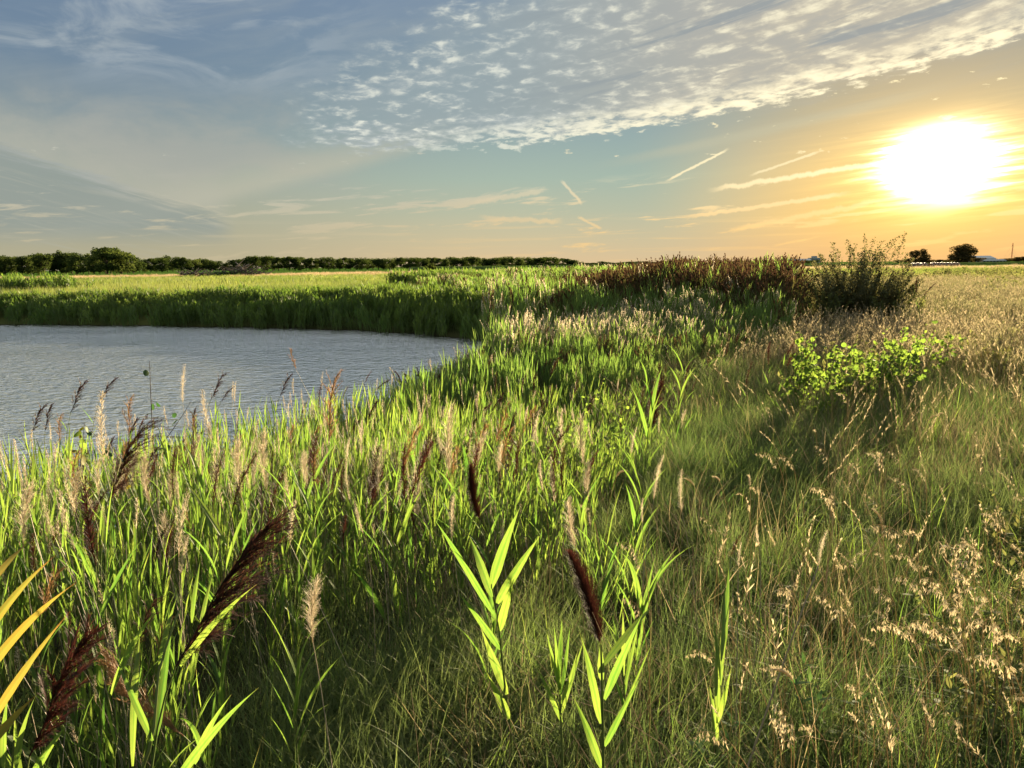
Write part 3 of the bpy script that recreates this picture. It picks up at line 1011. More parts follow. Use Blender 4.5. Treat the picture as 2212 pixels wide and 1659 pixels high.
# thinner, lower growth close to the camera
rr_ = np.hypot(X, Y)
ok &= U(0, 1, len(X)) < np.interp(rr_, [1.7, 2.6, 4, 6], [.55, .8, .9, 1])
ok &= (rr_ > 1.9)
ok &= (top_limit(X, Y) - np.maximum(land(X, Y), -.1)) > .3
X, Y, D, rr_ = X[ok], Y[ok], D[ok], rr_[ok]
Zg = land(X, Y)
tl = top_limit(X, Y)
Hh = (tl - np.maximum(Zg, -.1)) * (1 + .10 * vnoise(X, Y, .9, 2)) * U(.72, 1.02, len(X))
edge_ = np.clip((reed_right(Y) - X) / 1.2, .0, 1)
Hh = np.where(Hh < .35, 0, Hh)
Hh = np.clip(Hh, .0, 2.25) * (.62 + .38 * edge_)
Hh = np.where(Y > 24, np.minimum(Hh, 1.0 + .9 * sm(X, -6, 8)), Hh)
near = rr_ < 9.5
pale = pale_patch(X, Y) & ~near
dark = dark_stand(X, Y) & ~pale & (U(0, 1, len(X)) < .86) & (Y < 45) & (X > .05 * Y)
mix_r = U(0, 1, len(X))
dark |= (~near) & ~pale & (mix_r < .22) & (rr_ > 11)
pale |= (~near) & ~dark & (mix_r > .84) & (Y > 12)
wide = np.interp(rr_, [0, 14, 30, 75], [1, 1.0, 1.4, 2.6])
for nm, msk, srcs, lab in (('reed_bed', near, cl_green_n, 'dense bright green reed leaves filling the bank below the camera'),
                           ('reed_bed', ~near & ~pale & ~dark, cl_green, 'green reed bed running from the pond tip to the right'),
                           ('reed_bed', dark, cl_dark, 'tall reed stand topped with dark brown plumes on the skyline'),
                           ('reed_bed', pale, cl_pale, 'reeds with sunlit pale plumes in the middle of the reed bed')):
    P = np.stack([X, Y, Zg], 1)[msk]; hs = Hh[msk]
    w = np.clip(hs, .7, 1.3) * wide[msk]
    if srcs is cl_pale: hs = hs * 1.08
    scatter(nm, srcs, P, np.stack([w, w, hs], 1), label=lab, cat='reeds', windrot=1.1 if srcs is cl_green_n else None, tilt=.07)

# --- reeds of the far bank
a, b = sector(20, 75, 6, 50)
Dd = pond_sd(a, b)
ok = (Dd > -.5) & (Dd < 4.5 + 1.5 * vnoise(a, b, .15, 4)) & (b > 27) & (a < -.8)
a, b, Dd = a[ok], b[ok], Dd[ok]
hh = (1.15 - .10 * np.clip(Dd, 0, 4)) * U(.7, 1.1, len(a)) * (1 + .15 * vnoise(a, b, .35, 8)) * (1 + .25 * sm(a, -12, 0))
scatter('bank_reeds', cl_bank, place(a, b), np.stack([np.full(len(a), 1.5)] * 2 + [hh], 1), label='dark green reeds lining the far shore of the pond', cat='reeds')

# --- fine grass under and beside the reeds
tuft = [grass_tuft(70, .15, (.15, .46), seg=5).mesh('grass_tuft', M_GRASS) for _ in range(6)]
tuft_long = [grass_tuft(60, .10, (.35, .75), (.0024, .0042), (.1, .5), (.9, 2.3), seg=7, wind=.35).mesh('grass_tuft', M_GRASS) for _ in range(4)]
tuft_straw = [grass_tuft(46, .16, (.25, .6), (.0016, .003), (.1, .6), (.3, 1.6), seg=5, wind=.3).mesh('straw_tuft', M_STRAW) for _ in range(4)]
tuft_wide = [grass_tuft(18, .12, (.2, .45), (.0045, .009), (.1, .5), (.3, 1.4), seg=5, tint=(.2, 1)).mesh('broad_grass_tuft', M_REED) for _ in range(3)]


def gather(bands, half=50, c=0):
    xs, ys = [], []
    for r0, r1, dn in bands:
        a, b = sector(r0, r1, dn, half, c); xs.append(a); ys.append(b)
    return np.concatenate(xs), np.concatenate(ys)


x, y = gather(((.7, 3, 95), (3, 6, 75), (6, 12, 42), (12, 22, 16), (22, 45, 5)), 52)
D = pond_sd(x, y); rz = reed_zone(x, y, D); r = np.hypot(x, y)
keep = (D > .3) & (~rz | (U(0, 1, len(x)) < .35)) & (vnoise(x, y, 1.9, 1) > -.45)
x, y, r = x[keep], y[keep], r[keep]
sc_ = U(.7, 1.15, len(x)) * np.interp(r, [0, 3, 12, 22, 45], [.8, .9, 1.1, 1.5, 1.9]) * (1 + .3 * vnoise(x, y, .8, 6))
scatter('meadow_grass', tuft, place(x, y), sc_, label='fine green grass covering the ground beside the reeds', cat='grass', tilt=.2)

x, y = gather(((.9, 3.5, 12), (3.5, 8, 11), (8, 16, 6)), 48)
D = pond_sd(x, y); rz = reed_zone(x, y, D)
keep = (D > .6) & ~rz & (vnoise(x, y, .9, 12) > -.15)
x, y = x[keep], y[keep]
scatter('arching_grass', tuft_long, place(x, y), U(.6, 1.0, len(x)), label='long arching grass combed over by the wind', cat='grass', windrot=.5, tilt=.15)

x, y = gather(((1.2, 5, 8), (5, 12, 13), (12, 22, 8), (22, 60, 2.2)), 50)
D = pond_sd(x, y); rz = reed_zone(x, y, D); r = np.hypot(x, y)
rightness = (x - reed_right(y)) / (1 + .25 * r)
keep = (D > .5) & ~rz & (U(0, 1, len(x)) < np.clip(.22 + .55 * rightness + .35 * sm(r, 6, 14), 0, 1))
x, y, r = x[keep], y[keep], r[keep]
scatter('straw_grass', tuft_straw, place(x, y), U(.7, 1.2, len(x)) * np.interp(r, [0, 8, 22, 60], [.75, 1, 1.3, 2]), label='thin straw coloured grass in the meadow on the right', cat='grass', tilt=.2)

x, y = gather(((1.3, 5, 6), (5, 10, 5)), 45)
keep = (pond_sd(x, y) > .6) & ~reed_zone(x, y, 0) & (vnoise(x, y, 1.3, 21) > .0)
x, y = x[keep], y[keep]
scatter('broad_grass', tuft_wide, place(x, y), U(.5, .95, len(x)), label='tufts of broad bright green blades in the meadow', cat='grass', tilt=.15)


# --- coarse blades and bare dry stalks standing over the fine grass
tuft_coarse = [grass_tuft(9, .14, (.35, .75), (.004, .0075), (.03, .4), (.1, 1.3), seg=6, tint=(.1, 1)).mesh('coarse_tuft', M_REED) for _ in range(4)]


def stalks(n=9):
    g = Geo()
    for _ in range(n):
        b = np.array([U(-.2, .2), U(-.2, .2), -.02]); H = U(.3, .8); t = b + (rng.normal(.05, .16), rng.normal(0, .1), H)
        tube(g, bez(b, b + np.array([0, 0, H * .6]), t, 5), np.linspace(.0016, .0008, 5), 3, U(0, 1))
    P0 = np.stack([U(-.2, .2, 12), U(-.2, .2, 12), U(0, .12, 12)], 1)
    ribbons(g, P0, U(0, 6.28, 12), U(.5, 1.3, 12), U(0, 1.2, 12), U(.15, .4, 12), U(.002, .0045, 12), 5, U(0, 1, 12))
    return g


tuft_dead = [stalks().mesh('dead_tuft', M_DEADGRASS) for _ in range(4)]
x, y = gather(((1.5, 5, 5), (5, 12, 5), (12, 20, 3)), 47)
keep = (pond_sd(x, y) > .6) & ~reed_zone(x, y, 0) & (vnoise(x, y, 1.0, 41) > -.2)
x, y = x[keep], y[keep]
scatter('coarse_grass', tuft_coarse, place(x, y), U(.5, 1.0, len(x)), label='coarse green blades standing above the fine meadow grass', cat='grass', tilt=.18)
x, y = gather(((1.3, 5, 6), (5, 12, 6), (12, 24, 4)), 50)
keep = (pond_sd(x, y) > .6) & (vnoise(x, y, .8, 51) > -.3)
x, y = x[keep], y[keep]
scatter('dead_stalks', tuft_dead, place(x, y), U(.6, 1.15, len(x)), label='bare dry stalks and dead blades tangled in the meadow grass', cat='grass', tilt=.2)


# --- seeding grass of the meadow, in masses
def seed_clump(n, head, H=(.5, .85), big=1.0, spread=.22, mats=None):
    g = Geo()
    heads = [head() for _ in range(3)]
    for k in range(n):
        b = np.array([U(-spread, spread), U(-spread, spread), -.02]); h = U(*H)
        top = b + np.array([U(.0, .18), U(-.06, .06), h])
        tube(g, bez(b, b + np.array([0, 0, h * .6]), top, 5), .0010 * big, 3, U(0, 1), 0)
        M = Matrix.Translation(Vector(top)) @ Matrix.Rotation(U(-1.2, 1.2), 4, 'Z') @ Matrix.Rotation(U(.05, .5), 4, 'Y') @ Matrix.Scale(U(.7, 1.2), 4)
        g.merge(heads[k % 3], M, mat=1)
    return g


sd_near = [seed_clump(7, lambda: oat_head(.20, 20), (.35, .7), 1.0).mesh('seed_grass', [M_STRAW, M_SEED]) for _ in range(3)]
sd_far = [seed_clump(12, lambda: oat_head(.24, 9, 2.6), (.45, .8), 2.0, .35).mesh('seed_grass', [M_STRAW, M_GOLD]) for _ in range(4)]
x, y = gather(((1.8, 6, 1.6), (6, 12, 4.5), (12, 18, 6)), 46)
D = pond_sd(x, y); r = np.hypot(x, y)
right = x / y
keep = ~reed_zone(x, y, D) & (D > .6) & (U(0, 1, len(x)) < np.clip(-.35 + 1.6 * right + .05 * (r - 6), .02, 1))
x, y = x[keep], y[keep]
scatter('seeding_grass', sd_near, place(x, y), U(.7, 1.1, len(x)), label='thin seeding grass with pale heads among the meadow', cat='grass', tilt=.2)
x, y = gather(((11, 20, 9), (20, 36, 7), (36, 50, 4)), 50)
D = pond_sd(x, y)
keep = ~reed_zone(x, y, D) & (x > reed_right(np.minimum(y, 40)) + .3) & (y > 8)
x, y = x[keep], y[keep]; r = np.hypot(x, y)
scatter('golden_grass', sd_far, place(x, y), U(.7, 1.1, len(x)) * np.interp(r, [10, 20, 50], [.75, .9, 1.0]), label='golden backlit seeding grass covering the field on the right', cat='grass', tilt=.15)

# --- meadow beyond the pond
tm = [grass_tuft(60, .45, (.25, .6), (.012, .022), (.05, .4), (.2, 1.2), seg=2).mesh('meadow_tuft', M_MEADOW) for _ in range(4)]
tf = [grass_tuft(60, 1.0, (.3, .75), (.03, .06), (.05, .4), (.2, 1.0), seg=2).mesh('meadow_tuft', M_MEADOW) for _ in range(3)]
tcr = [grass_tuft(70, 1.3, (.3, .8), (.03, .06), (.05, .3), (.1, .8), seg=2).mesh('cream_tuft', M_CREAM) for _ in range(3)]
x, y = gather(((28, 45, 3.5), (45, 80, 2.2)), 46)
D = pond_sd(x, y)
keep = (D > 1.5) & ~reed_zone(x, y, D) & (x < reed_left(y) + 3)
x, y = x[keep], y[keep]
scatter('far_meadow_grass', tm, place(x, y), U(.7, 1.3, len(x)) * (1 + .35 * vnoise(x, y, .12, 31)), label='sunlit green meadow grass beyond the pond', cat='grass')
x, y = gather(((80, 150, .30), (150, 215, .16)), 44)
keep = (x < 60) | (y > 150)
x, y = x[keep], y[keep]
scatter('far_meadow_grass', tf, place(x, y), U(.7, 1.3, len(x)), label='distant green meadow in front of the cream coloured strip', cat='grass')
x, y = gather(((190, 270, .12),), 44)
keep = vnoise(x, y, .03, 3) > -.5
x, y = x[keep], y[keep]
scatter('cream_grass_strip', tcr, place(x, y), U(.8, 1.3, len(x)), label='strip of ripe cream coloured grass before the tree line', cat='grass')
# sedge islands in the far meadow (darker mounds)
x, y = gather(((40, 95, 2.0),), 44)
isl = (((x + 1) / 9) ** 2 + ((y - 62) / 7) ** 2 < 1) | (((x - 8) / 5) ** 2 + ((y - 72) / 5) ** 2 < 1) | (((x + 42) / 9) ** 2 + ((y - 58) / 3) ** 2 < 1) | (((x - 16) / 6) ** 2 + ((y - 85) / 6) ** 2 < 1)
x, y = x[isl], y[isl]
scatter('sedge_mounds', cl_bank, place(x, y), np.stack([np.full(len(x), 2.2)] * 2 + [U(1.0, 1.5, len(x))], 1), label='dark green mounds of sedge rising behind the reed bed', cat='reeds')


# ------------------------------------------------------------------ individual reeds
def frame(z, x_hint):
    z = Vector(z).normalized(); xh = Vector(x_hint)
    x = xh - z * xh.dot(z)
    if x.length < 1e-4: x = Vector((0, 1, 0))
    x.normalize(); y = z.cross(x)
    return Matrix((x, y, z)).transposed().to_4x4()


WIND = Vector((1, -.15, 0))
stem_cache = {}


def reed(base, pb, tip, kind, nleaf=6, r=.0032, name=None, leafs=True, hint=None, dry=False, lod=0, leaflen=1.0, gold=False):
    """one reed: stem from base to the foot of its plume, leaves on the stem, plume towards tip"""
    base, pb, tip = Vector(base), Vector(pb), Vector(tip)
    e = bpy.data.objects.new(name or ('dry_reed' if dry else 'plumed_reed'), None)
    COL.objects.link(e); e.location = base
    L = (tip - pb).length
    dirp = (tip - pb).normalized()
    H = (pb - base).length
    mid = pb - dirp * H * .35
    mid.x = mid.x * .6 + base.x * .4
    g = Geo()
    pts = bez((0, 0, -.05), tuple(mid - base), tuple(pb - base), 9)
    tube(g, pts, np.linspace(r, r * .45, 9), 5, random.random())
    link('stem', g.mesh('stem', M_DRYSTEM if dry else M_STEM), e)
    src = (FAR_PLUME if lod else PLUME_ME)[kind]
    me = random.choice(src)
    M = Matrix.Translation(pb - base) @ frame(dirp, hint or WIND) @ Matrix.Scale(L / .28, 4)
    link('plume', me, e, M)
    if leafs:
        for k in range(nleaf):
            u = .22 + .74 * (k + random.random() * .5) / nleaf
            p = Vector([float(np.interp(u, np.linspace(0, 1, 9), pts[:, i])) for i in range(3)])
            a = (0 if k % 2 else math.pi) + random.gauss(0, .7)
            s = random.uniform(.7, 1.1) * (1.1 - .35 * u) * leaflen
            Ml = Matrix.Translation(p) @ Matrix.Rotation(a, 4, 'Z') @ Matrix.Rotation(random.uniform(-.1, .2), 4, 'Y') @ Matrix.Scale(s, 4)
            link('leaf', random.choice(LEAF_GOLD if gold and k < 3 else LEAF_ME), e, Ml)
    return e


def from_pix(tipp, basep, D, kind, lean=0.0, **kw):
    """plume given by its tip and foot in the photograph, at distance D; stands on the ground"""
    tip = at(tipp[0], tipp[1], D + kw.pop('away', 0.0)); pb = at(basep[0], basep[1], D)
    if D > 4.5: kw.setdefault('leaflen', .72)
    bx = pb.x - lean; by = D + random.uniform(-.08, .08)
    z = land1(bx, by)
    for _ in range(3):
        by = max(.9, by)
        z = land1(bx, by)
    return reed((bx, by, max(z, -.3)), pb, tip, kind, **kw)


def lab(o, label, cat, group=None):
    return tag(o, label, cat, group, 'thing')


# tip, foot of plume, distance, mesh kind, lean, extras, label
HERO = [
    ((538, 1133), (380, 1439), 1.55, 'big', .10, dict(nleaf=3, r=.004), 'large dark brown plume leaning right above the lower left reeds, largest in view'),
    ((160, 1372), (64, 1633), 1.45, 'bigred', .04, dict(nleaf=2, r=.004), 'large reddish plume cut by the lower left corner'),
    ((207, 1490), (397, 1590), 1.75, 'arch', -.05, dict(nleaf=2), 'tan plume arching over to the left above the bright corner leaves'),
    ((112, 1225), (88, 1330), 1.9, 'tan', .03, dict(nleaf=2), 'faded brown plume between the yellow leaves and the wide feathery plume'),
    ((325, 1295), (292, 1400), 1.95, 'dark', .03, dict(nleaf=3), 'dark plume close left of the large dark brown plume'),
    ((352, 1335), (338, 1420), 2.1, 'tan', .03, dict(nleaf=2), 'small rusty plume touching the left side of the large dark brown plume'),
    ((62, 1150), (75, 1240), 2.3, 'red', .0, dict(nleaf=3), 'narrow red brown plume above the yellow leaves at the left edge'),
    ((285, 925), (232, 1085), 2.9, 'fan', .05, dict(nleaf=5, r=.004), 'wide feathery brown plume swept right above the left reeds'),
    ((1254, 1180), (1297, 1392), 1.95, 'spike', -.02, dict(nleaf=0, r=.0038, away=.12, hint=(-1, 0, 0)), 'thick dark red spike shaped plume at lower centre, tip bent left'),
    ((1000, 1005), (1036, 1123), 3.1, 'spike', -.06, dict(nleaf=5), 'stout red brown plume leaning left in the middle of the bright reeds'),
    ((1281, 969), (1262, 1055), 3.9, 'red', .02, dict(nleaf=5), 'deep red plume beside a fluffy pale one right of centre'),
    ((175, 821), (153, 890), 5.6, 'dark', .10, dict(nleaf=5), 'dark plume against the water, second tall one from the left edge'),
    ((239, 813), (214, 868), 5.8, 'dark', .14, dict(nleaf=5), 'tallest dark plume against the water on the far left, swept right'),
    ((88, 873), (68, 934), 5.6, 'dark', .12, dict(nleaf=5), 'drooping nearly black plume at the far left water edge'),
    ((101, 874), (97, 932), 5.3, 'dark', .05, dict(nleaf=4), 'dark plume standing upright just right of the drooping black plume'),
    ((123, 897), (128, 957), 4.9, 'tan', .02, dict(nleaf=4), 'small brown feathery plume below the black drooping plume'),
    ((272, 858), (279, 936), 4.8, 'tan', .02, dict(nleaf=5), 'brown upright plume standing above the wide feathery one'),
    ((478, 806), (455, 864), 6.0, 'dark', .18, dict(nleaf=6), 'dark plume above a leafy stem against the water, taller of a pair'),
    ((496, 836), (477, 868), 6.1, 'dark', .14, dict(nleaf=4), 'smaller dark plume just right of the taller one over the water'),
    ((622, 807), (604, 857), 5.7, 'dark', .10, dict(nleaf=5), 'open plume with drooping combed branches against the water'),
    ((685, 823), (689, 884), 5.6, 'closed', .02, dict(nleaf=5), 'fat black plume beside a tall tan one at the water edge'),
    ((749, 830), (740, 860), 7.2, 'closed', .08, dict(nleaf=4), 'small dark plume between tan plume and mud bank'),
    ((798, 798), (788, 828), 7.6, 'closed', .10, dict(nleaf=4), 'slim dark plume rising above the left end of the mud bank'),
    ((833, 817), (812, 842), 7.8, 'dark', .10, dict(nleaf=4), 'ragged dark plume over the middle of the mud bank'),
    ((410, 927), (420, 974), 4.3, 'closed', .02, dict(nleaf=4), 'dark plume on a straight stem left of the pale stalks'),
    ((346, 1122), (334, 1217), 2.8, 'closed', .02, dict(nleaf=4), 'dark brown closed plume, left one of the twin spikes above the large plume'),
    ((364, 1118), (358, 1220), 2.8, 'red', .02, dict(nleaf=3), 'reddish closed plume, right one of the twin spikes above the large plume'),
    ((394, 1108), (429, 1163), 3.0, 'tan', -.04, dict(nleaf=3), 'short rusty plume drooping right above the large dark plume'),
    ((118, 1122), (109, 1207), 2.8, 'red', .02, dict(nleaf=3), 'red brown plume rising over the yellow leaves at far left'),
    ((585, 1024), (587, 1078), 3.9, 'red', .02, dict(nleaf=4), 'short red plume among bright leaves below the grey dead stems'),
    ((642, 1006), (648, 1052), 4.0, 'red', .00, dict(nleaf=4), 'thin red plume right of the short red one in bright leaves'),
    ((671, 1087), (691, 1150), 3.4, 'red', -.03, dict(nleaf=4), 'red plume leaning left over bright leaves at lower left centre'),
    ((738, 1111), (743, 1190), 3.3, 'red', .00, dict(nleaf=4), 'straight narrow red plume right of the leaning one'),
    ((799, 1012), (793, 1088), 3.7, 'red', .02, dict(nleaf=4), 'tall narrow red plume in front of yellow green leaves'),
    ((841, 1057), (846, 1134), 3.5, 'closed', .00, dict(nleaf=4), 'dark plume right of the tall narrow red one'),
    ((874, 1080), (900, 1144), 3.4, 'red', -.04, dict(nleaf=4), 'red plume tilted left beside a long thin bare stalk'),
    ((930, 1070), (937, 1120), 3.5, 'closed', .00, dict(nleaf=4), 'small dark plume above the big fan of leaves'),
    ((1073, 1015), (1084, 1067), 3.9, 'red', .00, dict(nleaf=4), 'slim red plume right of the stout red brown one'),
    ((1100, 982), (1102, 1014), 4.4, 'closed', .00, dict(nleaf=4), 'short dark plume behind the slim red ones'),
    ((1106, 1019), (1110, 1062), 3.9, 'red', .00, dict(nleaf=3), 'tiny red plume at the right side of the slim red one'),
    ((1146, 875), (1127, 942), 4.9, 'tan', .06, dict(nleaf=5), 'open rusty plume beside yellow green leaves at centre'),
    ((1084, 893), (1070, 960), 4.8, 'tan', .05, dict(nleaf=5), 'rusty feathery plume left of the yellow green leaves'),
    ((953, 967), (940, 1022), 4.2, 'dark', .05, dict(nleaf=4), 'dark open plume under a tall pale stalk at centre'),
    ((1333, 862), (1342, 932), 5.9, 'closed', .00, dict(nleaf=4), 'long dark plume left of the tight cluster of dark plumes'),
    ((1418, 794), (1436, 850), 6.6, 'dark', -.05, dict(nleaf=4, hint=(1, .4, 0)), 'broad dark plume leaning left at top of the dark cluster'),
    ((1479, 778), (1480, 842), 6.4, 'closed', .00, dict(nleaf=4), 'straight dark plume right of the dark cluster'),
    ((1383, 829), (1386, 886), 6.3, 'closed', .00, dict(nleaf=3), 'slender dark plume at the left side of the dark cluster'),
    ((1418, 833), (1409, 924), 5.9, 'bigred', .02, dict(nleaf=4), 'long maroon plume hanging at the heart of the dark cluster'),
    ((1400, 845), (1408, 915), 6.0, 'red', .00, dict(nleaf=3), 'maroon plume tucked left against the long maroon plume'),
    ((1462, 819), (1470, 865), 6.3, 'closed', .00, dict(nleaf=3), 'thin black plume below the straight dark plume'),
    ((1657, 738), (1660, 790), 7.8, 'red', .00, dict(nleaf=4), 'maroon plume left of the yellow green sapling patch'),
    ((1714, 735), (1698, 772), 7.9, 'red', .05, dict(nleaf=4), 'maroon plume leaning right above the sapling patch'),
    ((1713, 756), (1699, 796), 7.4, 'red', .05, dict(nleaf=3), 'second maroon plume just under the one leaning right'),
    ((1751, 757), (1735, 784), 7.8, 'red', .05, dict(nleaf=4), 'dark red plume nearest the sapling patch top'),
    ((1615, 778), (1612, 836), 7.2, 'closed', .00, dict(nleaf=3), 'dark narrow plume left of the maroon plumes'),
    ((1715, 792), (1704, 832), 7.0, 'closed', .03, dict(nleaf=3), 'dark plume at the left foot of the sapling patch'),
    ((1593, 1153), (1578, 1205), 2.6, 'red', .02, dict(nleaf=0), 'small bright red plume on a lone leafy reed right of centre'),
    ((2012, 611), (1996, 640), 16.0, 'dark', .15, dict(nleaf=4), 'reed plume bending right at the right end of the reed stand'),
    ((1973, 604), (1980, 634), 15.5, 'dark', .0, dict(nleaf=4), 'reed plume standing right of the tall bush foot'),
]
for tp, bp, D, kind, lean, kw, lb in HERO:
    lab(from_pix(tp, bp, D, kind, lean, **kw), lb, 'reed', 'dark plumed reeds')

DRY = [
    ((204, 841), (224, 1000), 3.2, 'pale', -.12, 'tall pale stalk with long thin plume crossing the water on the left'),
    ((109, 950), (120, 1070), 2.6, 'pale', -.12, 'pale dry stalk leaning left near the left edge'),
    ((42, 1034), (50, 1180), 2.6, 'fluffy', .0, 'fluffy pale plume standing at the left edge'),
    ((424, 841), (458, 955), 3.6, 'pale', -.25, 'long bent pale stalk crossing in front of the leafy dark plume'),
    ((446, 967), (482, 1100), 3.0, 'pale', -.15, 'pale plume leaning left in the middle of the dry stalks'),
    ((492, 950), (522, 1075), 2.9, 'fluffy', -.18, 'thick pale plume with a long leaning grey stem'),
    ((516, 965), (540, 1060), 3.2, 'pale', -.15, 'slim pale plume right behind the thick one'),
    ((545, 929), (577, 1062), 3.2, 'fluffy', -.18, 'bright sunlit tan plume leaning left of the short red plume'),
    ((390, 1059), (386, 1202), 2.5, 'pale', .0, 'upright pale plume left of the large dark plume tip'),
    ((397, 1150), (391, 1242), 2.2, 'pale', .0, 'lower pale plume just above the large dark plume'),
    ((657, 1246), (676, 1388), 1.9, 'fluffy', -.05, 'lone pale plume on a thin stalk reaching the bottom of the picture'),
    ((946, 874), (972, 1022), 3.4, 'fluffy', -.08, 'tall pale plume leaning left above the stout red brown one'),
    ((1153, 885), (1152, 982), 4.2, 'pale', .0, 'tall straight pale plume in front of yellow green leaves'),
    ((1233, 900), (1263, 1005), 4.2, 'fluffy', .03, 'fluffy cream plume left behind the deep red one'),
    ((1202, 880), (1214, 982), 4.5, 'pale', -.03, 'narrow cream plume between the straight one and the fluffy one'),
    ((969, 1061), (976, 1165), 2.9, 'pale', -.05, 'pale plume directly above the big fan of leaves'),
    ((1207, 1080), (1243, 1184), 2.25, 'fluffy', -.10, 'shaggy pale plume touching the top of the dark red spike'),
    ((1422, 979), (1412, 1078), 3.0, 'pale', .05, 'pale narrow plume on a long straight stalk right of centre'),
    ((1461, 1015), (1473, 1105), 2.6, 'pale', -.10, 'thin pale stalk leaning left at the edge of the fine grass'),
    ((1628, 1135), (1640, 1180), 2.3, 'pale', .02, 'dry stalk with a short pale tuft in the fine grass'),
    ((1777, 1142), (1768, 1222), 1.75, 'pale', .22, 'thick dead stalk slanting down to the left through the fine grass'),
    ((1595, 1170), (1595, 1225), 2.2, 'pale', .0, 'short dry stalk with pale seed tuft near the small red plume'),
    ((705, 812), (711, 952), 4.4, 'tan', -.04, 'tall tan plume standing against the water left of the mud bank'),
    ((622, 757), (640, 800), 5.0, 'tan', -.30, 'thin bent reed rising highest against the water'),
    ((390, 785), (395, 870), 5.2, 'pale', -.02, 'thin bare pale reed rising straight against the water'),
    ((504, 823), (507, 870), 5.4, 'pale', -.02, 'hair thin stalk right of the dark plume pair'),
    ((773, 905), (781, 985), 4.0, 'pale', -.06, 'pale grey plume below the mud bank'),
    ((829, 1040), (833, 1110), 3.3, 'pale', .0, 'short cream plume between red ones in the bright reeds'),
    ((1092, 818), (1100, 848), 6.0, 'pale', -.05, 'small pale nodding head in the green reeds at centre'),
    ((738, 1010), (757, 1085), 3.5, 'pale', -.1, 'thin pale plume leaning left among bright leaves'),
    ((1080, 1120), (1086, 1190), 2.7, 'pale', -.04, 'low pale plume behind the big fan of leaves'),
    ((1382, 1075), (1388, 1130), 2.7, 'pale', .0, 'pale seed tuft left of the long straight stalk'),
]
for tp, bp, D, kind, lean, lb in DRY:
    o = from_pix(tp, bp, D, kind, lean, nleaf=0, leafs=False, dry=True, r=.0036 if 'thick dead' in lb else .0022)
    lab(o, lb, 'dry reed', 'pale dry reeds')

# more of both kinds through the bed
groups = [
    # n, r range, az range, kinds, label, min plume m
    (44, (2.4, 5.0), (-34, 4), ['red', 'closed', 'tan', 'closed', 'red'], 'dark plume half hidden among the bright green reeds of the near bank', 'reeds half hidden in the near bank'),
    (34, (5.0, 8.6), (-33, 2), ['dark', 'closed', 'dark', 'tan'], 'slim dark plumed reed at the near water edge', 'slim plumed reeds at the water edge'),
    (46, (7, 14), (-4, 17), ['dark', 'red', 'closed'], 'dark plumed reed scattered in the green middle of the reed bed', 'plumed reeds in the middle of the bed'),
]
for n, (r0, r1), (a0, a1), kinds, lb, gp in groups:
    c_ = 0; tries = 0
    while c_ < n and tries < 4000:
        tries += 1
        r_ = random.uniform(r0, r1); a_ = rad(random.uniform(a0, a1))
        x_, y_ = r_ * math.sin(a_), r_ * math.cos(a_)
        dd = float(pond_sd(x_, y_)[0])
        if dd < -.35 or x_ > float(reed_right(y_)) - .1: continue
        z_ = land1(x_, y_)
        ht = (float(top_limit(x_, y_)[0] if np.ndim(top_limit(x_, y_)) else top_limit(x_, y_)) - z_) * random.uniform(.88, 1.10)
        L_ = random.uniform(.21, .32)
        ln = random.uniform(.02, .16)
        pb = Vector((x_ + ln, y_, z_ + ht - L_)); tp_ = pb + Vector((random.uniform(-.12, .32) * L_, random.uniform(-.1, .1) * L_, L_ * .93))
        o = reed((x_, y_, z_), pb, tp_, random.choice(kinds), nleaf=5 if r_ < 6 else 4)
        lab(o, lb, 'reed', gp)
        c_ += 1
for k in range(115):
    # pale stalks mixed through the left and middle
    while True:
        r_ = random.uniform(2.3, 6.5) if k < 80 else random.uniform(6.5, 13); a_ = rad(random.uniform(-34, 14))
        x_, y_ = r_ * math.sin(a_), r_ * math.cos(a_)
        if float(pond_sd(x_, y_)[0]) > 0 and x_ < float(reed_right(y_)) + .2: break
    z_ = land1(x_, y_)
    ht = (float(top_limit(x_, y_)) - z_) * random.uniform(.75, 1.05)
    L_ = random.uniform(.14, .24)
    pb = Vector((x_ - random.uniform(-.02, .28), y_, z_ + ht - L_)); tp_ = pb + Vector((random.uniform(-.35, .1) * L_, 0, L_ * .95))
    o = reed((x_, y_, z_), pb, tp_, random.choice(['pale', 'pale', 'fluffy']), leafs=False, dry=True, r=.0019)
    lab(o, 'pale dry reed stalk mixed in among the green reeds', 'dry reed', 'dry stalks among the green reeds')
